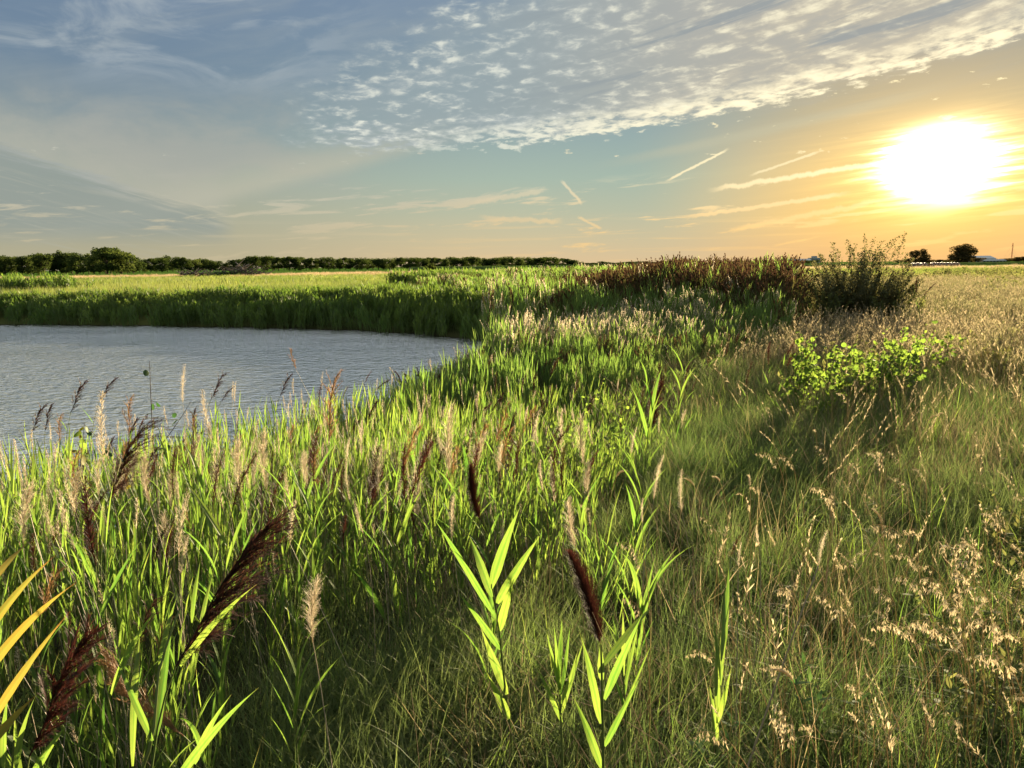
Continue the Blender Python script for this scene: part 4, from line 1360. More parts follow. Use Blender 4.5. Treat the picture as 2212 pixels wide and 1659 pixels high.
# the skyline stand: the nearest ones one by one
c_ = 0
while c_ < 100:
    x_ = random.uniform(3, 12.5); y_ = random.uniform(15, 24)
    if not (dark_stand(np.array([x_]), np.array([y_]))[0]) or x_ > float(reed_right(y_)) - .2: continue
    z_ = land1(x_, y_); ht = (float(top_limit(x_, y_)) - z_) * random.uniform(.98, 1.14)
    L_ = random.uniform(.22, .30); ln = random.uniform(.05, .3)
    pb = Vector((x_ + ln, y_, z_ + ht - L_)); tp_ = pb + Vector((random.uniform(.05, .5) * L_, 0, L_ * .93))
    o = reed((x_, y_, z_), pb, tp_, random.choice(['dark', 'dark', 'red']), leafs=True, nleaf=3, lod=1, r=.005)
    lab(o, 'tall reed with a dark brown plume in the stand on the skyline', 'reed', 'plumed reeds of the skyline stand')
    c_ += 1
for k in range(46):
    x_ = 2.2 + random.gauss(0, 1.1); y_ = 15.2 + random.gauss(0, 1.1)
    z_ = land1(x_, y_); ht = (float(top_limit(x_, y_)) - z_) * random.uniform(1.0, 1.18)
    L_ = random.uniform(.24, .32)
    pb = Vector((x_ + random.uniform(-.1, .1), y_, z_ + ht - L_)); tp_ = pb + Vector((random.uniform(-.2, .25) * L_, 0, L_))
    o = reed((x_, y_, z_), pb, tp_, 'pale', leafs=False, dry=True, lod=1, r=.004)
    lab(o, 'sunlit pale plumed reed in the bright patch amid the bed', 'dry reed', 'pale reeds of the bright patch')


# ------------------------------------------------------------------ leafy reeds without plumes
def leafy(name, stem_pts, leaves, label, group=None, W=.028, gold=()):
    """stem_pts: [(X, Y, depth)...] from the ground up; leaves: (footX, footY, tipX, tipY, depth, tip depth)"""
    pts = [at(*p) for p in stem_pts]
    b = Vector((pts[0].x, pts[0].y, land1(pts[0].x, pts[0].y)))
    e = bpy.data.objects.new(name, None); COL.objects.link(e); e.location = b
    allp = [b] + [p for p in pts if p.z > b.z + .03]
    g = Geo()
    P_ = np.array([tuple(p - b) for p in allp]); P_[0, 2] -= .04
    t_ = np.linspace(0, 1, len(P_)); tt = np.linspace(0, 1, 12)
    tube(g, np.stack([np.interp(tt, t_, P_[:, i]) for i in range(3)], 1), np.linspace(.0042, .0018, 12), 6, .4)
    link('stem', g.mesh('stem', M_STEM), e)
    for k, (fx, fy, tx, ty, d0, d1) in enumerate(leaves):
        f = at(fx, fy, d0) - b; t = at(tx, ty, d1) - b
        mid = (f + t) * .5 + Vector((0, -.01, .06 * (t - f).length * (1 + random.random())))
        gg = Geo()
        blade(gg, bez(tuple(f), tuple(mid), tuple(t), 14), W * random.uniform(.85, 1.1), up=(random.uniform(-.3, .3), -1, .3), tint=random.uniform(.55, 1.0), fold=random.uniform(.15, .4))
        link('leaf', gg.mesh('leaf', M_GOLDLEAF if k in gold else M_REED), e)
    return lab(e, label, 'reed', group)


leafy('leafy_reed', [(1105, 1590, 2.05), (1090, 1480, 2.0), (1075, 1330, 1.95), (1062, 1262, 1.93)],
      [(1066, 1326, 937, 1120, 1.95, 2.05), (1060, 1271, 1124, 1094, 1.93, 1.95), (1074, 1303, 1168, 1156, 1.95, 1.85), (1079, 1362, 1110, 1250, 1.96, 1.9),
       (1082, 1403, 989, 1280, 1.98, 1.9), (1099, 1553, 1052, 1453, 2.02, 1.95), (1095, 1500, 1036, 1350, 2.0, 2.05), (1064, 1290, 1010, 1150, 1.94, 2.1)],
      'leafy reed with a large V shaped fan of bright leaves at lower centre', W=.026)
leafy('leafy_reed', [(1304, 1800, 1.45), (1303, 1640, 1.42), (1301, 1500, 1.40), (1298, 1392, 1.38)],
      [(1298, 1563, 1252, 1365, 1.41, 1.38), (1306, 1511, 1388, 1326, 1.40, 1.36), (1306, 1612, 1386, 1460, 1.42, 1.38), (1299, 1659, 1233, 1495, 1.44, 1.4), (1300, 1470, 1296, 1385, 1.4, 1.42),
       (1300, 1440, 1420, 1300, 1.42, 1.6)],
      'leafy reed directly below the dark red spike with leaves like arrows', W=.0155)
leafy('leafy_reed', [(1548, 1700, 1.9), (1552, 1500, 1.95), (1572, 1260, 2.2), (1580, 1205, 2.3)],
      [(1556, 1480, 1566, 1240, 1.95, 2.15), (1560, 1420, 1575, 1215, 2.0, 2.2), (1552, 1480, 1540, 1330, 1.95, 2.0), (1550, 1540, 1545, 1400, 1.9, 1.95), (1550, 1560, 1580, 1440, 1.9, 1.9), (1548, 1600, 1530, 1470, 1.9, 1.9)],
      'narrow lone reed with upright overlapping leaves right of centre', W=.017)
leafy('leafy_reed', [(1215, 1640, 1.75), (1212, 1560, 1.75), (1208, 1480, 1.72)],
      [(1210, 1500, 1196, 1345, 1.72, 1.75), (1210, 1490, 1180, 1365, 1.72, 1.7), (1212, 1500, 1232, 1350, 1.72, 1.75), (1214, 1540, 1262, 1380, 1.74, 1.8), (1208, 1470, 1214, 1330, 1.72, 1.74), (1214, 1560, 1160, 1440, 1.75, 1.7), (1212, 1520, 1250, 1400, 1.74, 1.72)],
      'tuft of upright bright blades at the left of the dark red spike', W=.012)
leafy('leafy_reed', [(1350, 1640, 1.8), (1352, 1540, 1.8), (1345, 1450, 1.8)],
      [(1345, 1450, 1322, 1330, 1.8, 1.8), (1347, 1460, 1345, 1310, 1.8, 1.85), (1350, 1480, 1378, 1350, 1.8, 1.75), (1350, 1520, 1408, 1390, 1.8, 1.8), (1352, 1540, 1310, 1420, 1.8, 1.75), (1350, 1500, 1366, 1290, 1.8, 1.95)],
      'tuft of upright bright blades at the right of the dark red spike', W=.012)
leafy('leafy_reed', [(285, 1720, 1.3), (330, 1600, 1.3), (344, 1439, 1.35), (390, 1310, 1.4)],
      [(373, 1700, 559, 1485, 1.2, 1.15), (390, 1439, 555, 1262, 1.5, 1.45), (344, 1439, 383, 1288, 1.4, 1.45), (287, 1655, 306, 1330, 1.3, 1.45), (415, 1345, 434, 1204, 1.9, 2.0), (430, 1380, 465, 1220, 1.8, 1.95), (240, 1500, 345, 1310, 1.4, 1.3), (330, 1600, 250, 1420, 1.3, 1.35), (420, 1650, 500, 1500, 1.3, 1.2)],
      'leafy reed with a broad bright blade slanting up right at the bottom left', W=.0135)
leafy('leafy_reed', [(-60, 1760, 1.15), (-50, 1600, 1.15), (-45, 1440, 1.15)],
      [(-50, 1400, 122, 1198, 1.15, 1.2), (-48, 1480, 165, 1258, 1.15, 1.15), (-48, 1610, 152, 1320, 1.15, 1.2), (-40, 1640, 85, 1495, 1.15, 1.15), (-45, 1300, 62, 1170, 1.2, 1.3)],
      'reed with yellow and orange turning leaves at the left edge', W=.0135, gold=(0, 1, 2, 3, 4))
leafy('leafy_reed', [(20, 1760, 1.2), (30, 1600, 1.2)],
      [(8, 1660, 22, 1480, 1.2, 1.25), (35, 1659, 78, 1500, 1.2, 1.25), (60, 1700, 150, 1560, 1.2, 1.2)], 'low bright leaves in the very bottom left corner', W=.013)
for k, (x_, y_, h_) in enumerate([(-.25, 3.2, .75), (.2, 3.6, .8), (.75, 4.2, .9), (-.9, 2.9, .85), (-1.4, 3.1, .9), (.9, 5.2, 1.0), (-.55, 3.8, .9), (.45, 2.6, .4), (.35, 2.9, .5),
                                  (1.35, 6.0, .9), (-.1, 2.5, .4), (-1.0, 2.3, .7), (-.7, 2.1, .5), (-1.45, 2.35, .8), (.55, 3.3, .6)]):
    z_ = land1(x_, y_); e = bpy.data.objects.new('leafy_reed', None); COL.objects.link(e); e.location = (x_, y_, z_)
    g = Geo(); pts = bez((0, 0, -.03), (0, 0, h_ * .6), (h_ * .08, 0, h_), 9); tube(g, pts, np.linspace(.0035, .0015, 9), 5, .4); link('stem', g.mesh('stem', M_STEM), e)
    for q in range(9):
        u = .15 + .85 * (q + random.random() * .5) / 9.5
        p = Vector([float(np.interp(u, np.linspace(0, 1, 9), pts[:, i])) for i in range(3)])
        Ml = Matrix.Translation(p) @ Matrix.Rotation((0 if q % 2 else math.pi) + random.gauss(0, .6), 4, 'Z') @ Matrix.Rotation(-.12, 4, 'Y') @ Matrix.Scale(random.uniform(.7, 1.05), 4)
        link('leaf', random.choice(LEAF_ME), e, Ml)
    lab(e, 'young green reed without a plume at the front of the reed bed', 'reed', 'young green reeds at the front')


# ------------------------------------------------------------------ seed grasses and foxtails, one by one
BROME = [brome_head(.17, 18).mesh('seed_head', M_SEED) for _ in range(4)]
OAT = [oat_head(.17, 26).mesh('seed_head', M_SEED) for _ in range(3)]
FOX = [foxtail_head().mesh('seed_head', M_SEED)]


def seed_grass(X, Y, D, mesh, s=1.0, lean=.05, label='', group=None, name='seed_grass', az=0.0, tiltY=.3):
    top = at(X, Y, D)
    bx, by = top.x - lean, D
    z = land1(bx, by)
    b = Vector((bx, by, z))
    e = bpy.data.objects.new(name, None); COL.objects.link(e); e.location = b
    M = Matrix.Translation(top - b) @ Matrix.Rotation(az, 4, 'Z') @ Matrix.Rotation(tiltY, 4, 'Y') @ Matrix.Scale(s, 4)
    d = (M.to_3x3() @ Vector((0, 0, 1))).normalized()
    g = Geo(); tl_ = top - b
    tube(g, bez((0, 0, -.03), tuple(tl_ - d * tl_.length * .45), tuple(tl_), 9), np.linspace(.0013, .0008, 9), 4, .6)
    link('stem', g.mesh('stem', M_STRAW), e)
    link('seed_head', mesh, e, M)
    return lab(e, label, 'grass', group)


PI = math.pi
SG = [  # foot of head, distance, kind, scale, azimuth (pi: nods left), tilt, label
    (1685, 1010, 3.9, 'b', .95, PI, .5, 'pale nodding grass head, uppermost of those in the fine grass'),
    (1716, 1015, 3.9, 'b', .8, PI, .35, 'smaller nodding grass head just right of the uppermost one'),
    (1790, 1000, 3.8, 'b', .75, PI, .1, 'narrow grass head standing right of the nodding pair'),
    (1800, 1080, 3.3, 'b', .95, PI, .7, 'pale grass head bowing left in the middle of the meadow'),
    (1908, 1020, 3.5, 'b', .95, PI, .1, 'upright shaggy grass head right of the bowing one'),
    (1965, 1180, 2.7, 'b', 1.05, PI, .7, 'large pale grass head bowing left, middle right'),
    (1990, 1230, 2.6, 'b', .8, PI, .6, 'pale grass head under the large bowing one'),
    (2000, 1290, 2.3, 'b', .8, PI, .55, 'small bowed grass head below the large bowing one'),
    (2130, 1225, 2.3, 'b', 1.05, PI, .5, 'thick curled grass head near the right edge'),
    (2105, 1260, 2.2, 'b', 1.1, PI, .15, 'upright loose grass head left of the thick curled one'),
    (2160, 1150, 2.6, 'b', .8, PI, .2, 'grass head above the thick curled one by the right edge'),
    (1970, 1370, 1.9, 'b', .8, PI, .9, 'grass head nodding flat to the left, lower right'),
    (2005, 1400, 1.9, 'b', .7, PI, .7, 'grass head hanging beside the flat nodding one'),
    (1815, 1330, 2.0, 'b', .65, PI, .4, 'small pale head at the foot of the arching grass'),
    (1935, 1320, 2.1, 'b', .65, PI, .2, 'small grass head between arching grass and flat nodding head'),
    (2060, 1390, 1.9, 'b', .95, PI, .7, 'drooping loose grass head at lower right'),
    (2100, 1370, 1.8, 'b', .85, PI, .3, 'loose grass head right of the drooping one'),
    (2190, 1450, 1.6, 'b', .8, PI, .8, 'curled grass head by the right edge near the bottom'),
    (2170, 1380, 1.8, 'b', .8, PI, .6, 'curled grass head above the lowest one at the right edge'),
    (1715, 1290, 2.3, 'o', .7, 0, .1, 'narrow upright grass head in the dark gap of the meadow'),
    (1750, 1250, 2.4, 'o', .8, PI, .15, 'slim pale grass head left of the slanting dead stalk'),
    (1800, 1220, 2.6, 'o', .6, 0, .1, 'short slim grass head right of the slanting dead stalk'),
    (1835, 1230, 2.5, 'b', .55, 0, .05, 'knobbly upright grass head between stalk and bright grass'),
    (1745, 1180, 2.7, 'o', .7, 0, .0, 'thin yellowish grass head above the meadow tufts'),
    (1550, 1225, 2.5, 'o', .6, 0, .1, 'pale seed head left of the small red plume'),
    (1545, 1155, 2.9, 'b', .6, PI, .2, 'pale drooping spikelets beside the reed edge'),
    (1395, 1230, 2.3, 'b', .8, PI, .2, 'ragged cream seed head right of the shaggy pale plume'),
    (1386, 1330, 2.0, 'b', .5, PI, .3, 'small ragged seed head on a brown stalk at centre right'),
    (1280, 1110, 3.0, 'b', .5, PI, .4, 'cream seed head under the deep red plume'),
    (1830, 870, 5.4, 'b', .8, PI, .3, 'pale feathery head at the left of the lit sapling leaves'),
    (1600, 1500, 1.7, 'o', .5, 0, 0, 'low pale seed head near the lone reed foot'),
    (1715, 1580, 1.4, 'b', .5, PI, .1, 'tiny pale seed head low in the dark grass'),
    (2080, 1330, 2.0, 'b', .9, PI, .5, 'shaggy grass head in the thick of the right hand clump'),
    (2140, 1310, 2.0, 'b', .9, PI, .4, 'shaggy grass head right behind that clump'),
    (2040, 1280, 2.2, 'b', .7, PI, .6, 'bowed grass head left of the thick clump'),
    (1900, 1100, 3.1, 'b', .6, PI, .3, 'small head under the upright shaggy one'),
    (1960, 1060, 3.3, 'b', .6, PI, .3, 'open grass head in a loose pair, right of the shaggy one'),
    (2000, 1040, 3.4, 'b', .6, PI, .2, 'open grass head, other one of the loose pair'),
]
for X_, Y_, D, k, s, a, t, lb in SG:
    seed_grass(X_, Y_, D, random.choice(BROME if k == 'b' else OAT), s, random.uniform(-.03, .06), lb, 'pale seeding grasses', az=a + random.uniform(-.4, .4), tiltY=t * .7)
for k in range(130):
    while True:
        X_ = random.uniform(1480, 2300); Y_ = random.uniform(900, 1640)
        if random.random() < (X_ - 1350) / 850: break
    D = float(np.interp(Y_, [860, 1000, 1200, 1400, 1659], [5.6, 3.9, 2.7, 2.0, 1.4])) * random.uniform(.95, 1.15)
    seed_grass(X_, Y_, D, random.choice(BROME + OAT + OAT), random.uniform(.3, .7), random.uniform(-.05, .06),
               'small pale grass head scattered through the right hand meadow', 'small grass heads of the meadow', az=PI + random.uniform(-1, 1), tiltY=random.uniform(0, .8))
FX = [(1555, 1040, 3.4, 'curved pale foxtail head at the left rim of the meadow'), (1500, 1050, 3.3, 'foxtail head beside the reed edge'), (1332, 1030, 3.6, 'slanting foxtail in front of the green reeds'),
      (1830, 1020, 3.6, 'upright foxtail in the middle of the meadow'), (1712, 1470, 1.7, 'single foxtail standing low in the dark grass'), (1620, 1050, 3.3, 'foxtail just left of the uppermost nodding head'),
      (1990, 905, 5.0, 'foxtail left one of three in front of the saplings'), (2005, 910, 5.0, 'foxtail middle one of three in front of the saplings'), (2025, 900, 5.0, 'foxtail right one of three in front of the saplings'), (1905, 1130, 2.9, 'small foxtail beside the bowing head')]
for X_, Y_, D, lb in FX:
    seed_grass(X_, Y_, D, FOX[0], random.uniform(.8, 1.2), .03, lb, 'foxtail grasses', name='foxtail', az=random.uniform(0, 6), tiltY=random.uniform(.1, .5))


# ------------------------------------------------------------------ saplings with round leaves
RL = [round_leaf(r_, p_) for r_, p_ in ((.018, .026), (.025, .032), (.013, .022))]
RL_B = [g.mesh('leaf', M_LEAF) for g in RL]
RL_D = [g.mesh('leaf', M_LEAFDARK) for g in RL]
RL_Y = [g.mesh('leaf', M_LEAFYEL) for g in RL]


def sapling(x, y, h, n, leaves, label, group=None, lean=.1, s=1.0, nb=3):
    z = land1(x, y)
    e = bpy.data.objects.new('sapling', None); COL.objects.link(e); e.location = (x, y, z)
    g = Geo(); att = []
    axp = bez((0, 0, -.04), (0, 0, h * .55), (lean * h, random.uniform(-.1, .1) * h, h), 8)
    tube(g, axp, np.linspace(.006, .0015, 8), 5, .5); att.append(axp)
    for b in range(nb):
        u = random.uniform(.25, .75); p = axp[int(u * 7)]; a = random.uniform(0, 6.28); l = h * random.uniform(.3, .5)
        q = p + np.array([math.cos(a) * l * .6, math.sin(a) * l * .6, l * .75])
        bp = bez(p, (p + q) / 2 + (0, 0, -.03), q, 6); tube(g, bp, np.linspace(.003, .001, 6), 4, .5); att.append(bp)
    link('stem', g.mesh('stem', M_BARK), e)
    for k in range(n):
        path = random.choice(att); u = random.uniform(.12, 1)
        p = Vector([float(np.interp(u, np.linspace(0, 1, len(path)), path[:, i])) for i in range(3)])
        M = Matrix.Translation(p) @ Matrix.Rotation(random.uniform(0, 6.28), 4, 'Z') @ Matrix.Rotation(random.uniform(-.7, 1.5), 4, 'Y') @ Matrix.Rotation(random.uniform(-1.2, 1.2), 4, 'X') @ Matrix.Scale(s * random.uniform(.6, 1.15), 4)
        link('leaf', random.choice(leaves), e, M)
    return lab(e, label, 'sapling', group)


def spot(X, Y, D):
    p = at(X, Y, D); return p.x


for k in range(17):
    D = random.uniform(7.2, 9.4); X_ = 1690 + 270 * (k + random.random()) / 17
    sapling(spot(X_, 900, D), D, random.uniform(.6, .98), 90, RL_B, 'bright yellow green sapling of the big leafy patch right of the reeds', 'saplings of the big leafy patch', s=1.25, lean=random.uniform(-.1, .25))
for k in range(8):
    D = random.uniform(8.8, 10.6); X_ = 1900 + 140 * (k + random.random()) / 8
    sapling(spot(X_, 880, D), D, random.uniform(.55, .85), 80, RL_B, 'yellow green sapling of the patch end nearest the golden field', 'saplings of the patch end', s=1.2)
for k in range(9):
    D = random.uniform(4.9, 6.6); X_ = 1080 + 270 * (k + random.random()) / 9
    sapling(spot(X_, 950, D), D, random.uniform(.6, .95), 34, RL_B, 'glowing sapling with round leaves among the reeds at centre', 'saplings among the centre reeds', s=.9)
for k in range(4):
    D = random.uniform(4.2, 5.0); X_ = random.uniform(870, 1000)
    sapling(spot(X_, 990, D), D, random.uniform(.65, .9), 30, RL_B, 'small glowing sapling above the red plumes left of centre', 'saplings left of centre', s=.9)
sapling(spot(150, 1100, 3.6), 3.6, .95, 30, RL_B + RL_Y, 'sapling with yellow leaves standing in the far left reeds', 'saplings in the left reeds', s=1.0)
sapling(spot(330, 1000, 4.4), 4.4, 1.38, 24, RL_D, 'sapling with dark round leaves dangling against the water', 'saplings in the left reeds', s=1.15, lean=.02, nb=2)
sapling(spot(90, 1180, 2.9), 2.9, .7, 26, RL_B, 'low sapling with bright round leaves under the left edge reeds', 'saplings in the left reeds', s=.9)
sapling(spot(250, 1180, 2.9), 2.9, .75, 22, RL_B, 'low sapling left below the wide feathery plume', 'saplings in the left reeds', s=.9)
sapling(spot(10, 1070, 3.4), 3.4, .9, 22, RL_B + RL_Y, 'sapling cut by the left edge of the picture', 'saplings in the left reeds', s=1)
sapling(spot(560, 1190, 3.1), 3.1, .6, 12, RL_B, 'sapling with few leaves right of the large dark plume', 'saplings in the left reeds', s=.9)


# ------------------------------------------------------------------ leafy weeds low in the meadow
def weed(x, y, h, n, s, label, group, mat=M_WEED, w=.014):
    z = land1(x, y); e = bpy.data.objects.new('leafy_weed', None); COL.objects.link(e); e.location = (x, y, z)
    g = Geo(); gl = Geo()
    for b in range(n):
        a = random.uniform(0, 6.28); l = h * random.uniform(.6, 1.1)
        tp = np.array([math.cos(a) * l * .35, math.sin(a) * l * .35, l]); pts = bez((0, 0, -.02), tuple(tp * .5 * np.array([.6, .6, 1.2])), tp, 6)
        tube(g, pts, np.linspace(.0022, .001, 6), 4, .5)
        m = 16; u = U(.1, 1, m); P0 = np.stack([np.interp(u, np.linspace(0, 1, 6), pts[:, i]) for i in range(3)], 1)
        ribbons(gl, P0, U(0, 6.28, m), U(.6, 1.3, m), U(.1, .7, m), U(.035, .07, m) * s, U(.7, 1.2, m) * w * s, 4, U(0, 1, m), 0, 'leaf')
    link('stem', g.mesh('stem', M_STEM), e); o = link('foliage', gl.mesh('foliage', mat), e); o['kind'] = 'stuff'
    return lab(e, label, 'weed', group)


for X_, Y_, D, h, s in ((1420, 1560, 1.9, .25, 1), (1450, 1600, 1.7, .2, 1), (960, 1560, 2.0, .22, 1.1), (1000, 1620, 1.8, .2, 1), (1700, 1550, 1.8, .22, 1), (1790, 1420, 2.2, .3, 1), (1560, 1520, 2.0, .3, .9)):
    x_ = at(X_, Y_, D).x; weed(x_, D, h, 5, s, 'small dark leafy weed low in the shaded grass at the bottom', 'dark weeds low in the grass')
for k in range(14):
    D = random.uniform(1.9, 4.2); X_ = random.uniform(2040, 2260)
    x_ = at(X_, 1300, D).x; weed(x_, D, random.uniform(.3, .5), 6, .9, 'bright branching weed mixed with grass at the right edge', 'bright weeds at the right edge', M_SHRUB, .018)
for k in range(10):
    D = random.uniform(3.2, 6); X_ = random.uniform(1380, 1560)
    x_ = at(X_, 1000, D).x
    weed(x_, D, random.uniform(.25, .4), 6, .7, 'feathery green weed at the border of reeds and meadow', 'feathery weeds by the reed border', M_WEED, .009)


# ------------------------------------------------------------------ the bush on the skyline
def shoot_bush(x, y, W, H, shoots, per, lw, ll, label, group=None, mat=M_BUSH, cat='bush', name='bush', lod=4, stemr=.009, tall=()):
    z = land1(x, y); e = bpy.data.objects.new(name, None); COL.objects.link(e); e.location = (x, y, z)
    g = Geo(); gl = Geo()
    for k in range(shoots):
        a = random.uniform(0, 6.28); q = math.sqrt(random.random())
        bx, by = q * W * .22 * math.cos(a), q * W * .22 * math.sin(a)
        tx, ty = q * W * .5 * math.cos(a) + random.gauss(0, .05 * W), q * W * .5 * math.sin(a)
        h = H * (1 - .42 * q * q) * random.uniform(.62, 1.0)
        if k < len(tall):
            tx, h = tall[k][0] * W, tall[k][1] * H; ty = 0
        pts = bez((bx, by, -.05), (bx * .6 + tx * .4, by * .6 + ty * .4, h * .55), (tx, ty, h), 8)
        tube(g, pts, np.linspace(stemr, stemr * .2, 8), 4, random.random())
        u = U(.12, 1, per) ** .85
        P0 = np.stack([np.interp(u, np.linspace(0, 1, 8), pts[:, i]) for i in range(3)], 1)
        spread = W * .045 * (1.15 - u)
        P0[:, :2] += rng.normal(0, 1, (per, 2)) * spread[:, None]
        ribbons(gl, P0, U(0, 6.28, per), U(.3, 1.2, per), U(0, .9, per), U(.7, 1.2, per) * ll * (1.15 - .5 * u), U(.7, 1.2, per) * lw, lod, U(0, 1, per), 0, 'leaf' if lod > 2 else 'spike')
    link('stem', g.mesh('stem', M_BARK), e)
    o = link('foliage', gl.mesh('foliage', mat), e); o['kind'] = 'stuff'
    return lab(e, label, cat, group)


shoot_bush(at(1858, 600, 19).x, 19, 3.1, 2.2, 135, 185, .036, .085, 'tall dark willow bush with ragged upright shoots against the orange sky',
           tall=[(-.40, .74), (-.33, .84), (-.24, .97), (-.12, 1.0), (.02, 1.06), (.10, 1.02), (.17, .98), (.25, 1.0), (.31, 1.05), (.35, 1.08), (.30, .92), (-.45, .66), (.44, .8), (-.05, .96)])
shoot_bush(at(1925, 640, 18).x, 18, 1.9, 1.35, 40, 90, .03, .08, 'low olive bush at the right foot of the tall dark willow bush', mat=M_SHRUB)
shoot_bush(at(1800, 640, 18).x, 18.4, 1.6, 1.3, 30, 90, .03, .08, 'low olive bush at the left foot of the tall dark willow bush', mat=M_SHRUB)
for k, (X_, D, W_, H_) in enumerate([(2010, 62, 4.5, 1.6), (2060, 56, 5, 1.5), (2110, 52, 5, 1.5), (2165, 48, 5.5, 1.6), (2215, 44, 5.5, 1.7), (2140, 60, 5, 1.9), (2200, 54, 6, 2.0), (2100, 40, 3.6, 1.3), (2175, 34, 4, 1.5), (2225, 29, 4, 1.5), (2050, 68, 5, 1.7),
                                     (1990, 50, 3, 1.2), (2270, 38, 5, 1.8), (2250, 60, 6, 2.0), (2300, 30, 4, 1.6), (2140, 27, 2.4, 1.1), (2080, 74, 6, 1.9), (2190, 80, 7, 2.2)]):
    shoot_bush(at(X_, 600, D).x, D, W_, H_ * .66, 44, 36, .10, .18, 'grey green shrub in the thicket behind the golden grass', 'grey green shrubs of the right thicket', mat=M_SHRUB, cat='shrub', name='shrub', lod=2, stemr=.02)


for k in range(26):
    while True:
        D = random.uniform(9, 30); a_ = rad(random.uniform(22, 36)); x_, y_ = D * math.sin(a_), D * math.cos(a_)
        if x_ > float(reed_right(y_)) + 1.5: break
    shoot_bush(x_, y_, random.uniform(.9, 1.8), random.uniform(.5, .85), 16, 30, .025, .08, 'olive weedy clump', 'olive weedy clumps in the golden grass', mat=M_SHRUB, cat='weed', name='weed_clump', lod=2, stemr=.004)


# ------------------------------------------------------------------ far trees
def tree_geo(H, W, n=900, leaf=.55, blobs=9, trunk=.12, seed=0, low=.12):
    gt, gc = Geo(), Geo()
    th = H * .5
    tube(gt, bez((0, 0, -.3), (U(-.3, .3), 0, th * .5), (U(-.4, .4), 0, H * .75), 8), np.linspace(H * .028, H * .006, 8), 6, .4)
    for k in range(blobs):
        a = U(0, 6.28); q = math.sqrt(U(0, 1)) * .33 * W
        if k == 0: q = 0
        zc = H * U(.18, .86) if k else H * .84
        r = W * U(.15, .25)
        c = np.array([q * math.cos(a) * 1.1, q * math.sin(a) * 1.1, min(zc, H * .95 - r * .85)])
        tube(gt, bez((0, 0, H * U(.18, .4)), (c[0] * .5, c[1] * .5, c[2] * .7), c, 5), np.linspace(H * .012, H * .003, 5), 4, .4)
        m = n // blobs
        d = rng.normal(0, 1, (m, 3)); d /= np.linalg.norm(d, axis=1)[:, None]
        rr = r * (U(.35, 1, m)) ** .45 * (1 + .28 * np.sin(d[:, 0] * 5 + k) * np.sin(d[:, 2] * 6 + 2 * k))
        P = c + d * rr[:, None] * np.array([1, 1, .85])
        P[:, 2] = np.maximum(P[:, 2], H * low * U(.5, 1, m))
        s_ = leaf * U(.5, 1.2, m)
        A = rng.normal(0, 1, (m, 3)); A /= np.linalg.norm(A, axis=1)[:, None]
        B = np.cross(A, d); B /= np.linalg.norm(B, axis=1)[:, None] + 1e-9
        V = np.stack([P - A * s_[:, None] * .5, P + B * s_[:, None] * .45, P + A * s_[:, None] * .5, P - B * s_[:, None] * .4], 1).reshape(-1, 3)
        i = np.arange(m) * 4
        gc.add(V, np.stack([i, i + 1, i + 2, i + 3], 1), np.repeat(U(0, 1, m) * .6 + .4 * (d[:, 2] > 0), 4), .3)
    return gt, gc


TV = []
for k in range(8):
    gt, gc = tree_geo(12, U(9.5, 12.5), 2600, .75, 16, low=.03)
    TV.append((gt.mesh('trunk', M_BARK), {m.name: gc.mesh('crown', m) for m in (M_CROWN, M_CROWN2, M_CROWN3)}))


def tree(x, y, H, W, label, group, var=None, mat=None, name='tree'):
    v = TV[var if var is not None else random.randrange(8)]
    e = bpy.data.objects.new(name, None); COL.objects.link(e)
    e.location = (x, y, land1(x, y) - .1); e.rotation_euler = (0, 0, random.uniform(0, 6.28))
    e.scale = (W / 11, W / 11, H * 1.16 / 12)
    link('trunk', v[0], e); link('crown', v[1][(mat or M_CROWN).name], e)
    return lab(e, label, 'tree', group)


def hz_top(X, Ytop, D):
    return at(X, Ytop, D).z


# outline of the tree line in the photograph: X, top Y, distance, width
for i, X_ in enumerate(np.arange(-60, 300, 12)):
    D = random.uniform(440, 480); yt = float(np.interp(X_, [-60, 60, 100, 140, 180, 215, 240, 262, 282, 300], [556, 558, 551, 549, 560, 548, 542, 545, 556, 560])) + random.uniform(-5, 1)
    tree(at(X_, 590, D).x, D, max(4, hz_top(X_, yt, D) - .8), random.uniform(9, 14), 'leafy dark tree in the clump at the left end of the tree line', 'trees of the left clump',
         mat=random.choice([M_CROWN, M_CROWN, M_CROWN2]))
tree(at(232, 590, 425).x, 425, hz_top(232, 539, 425) - .8, 21, 'tallest tree of the left clump, broad and domed', 'trees of the left clump', 2, M_CROWN)
tree(at(262, 590, 428).x, 428, hz_top(262, 548, 428) - .8, 17, 'round yellowish tree right beside the tallest one on the left', 'trees of the left clump', 3, M_CROWN2)
tree(at(165, 590, 430).x, 430, hz_top(165, 552, 430) - .8, 13, 'thin pale tree with gaps left of the tallest one', 'trees of the left clump', 5, M_CROWN2)
for X_ in np.arange(290, 1262, 12):
    D = random.uniform(600, 680)
    yt = float(np.interp(X_, [290, 330, 360, 400, 440, 480, 510, 530, 560, 620, 700, 800, 900, 1000, 1100, 1180, 1240, 1262],
                         [573, 561, 556, 560, 562, 571, 566, 560, 558, 559, 561, 563, 560, 561, 559, 560, 562, 572])) + random.uniform(-4, 1)
    tree(at(X_, 588, D).x, D, max(4, hz_top(X_, yt, D) - .8), random.uniform(11, 16), 'dark tree of the long tree line across the middle distance', 'trees of the long tree line', mat=random.choice([M_CROWN, M_CROWN, M_CROWN, M_CROWN2]))
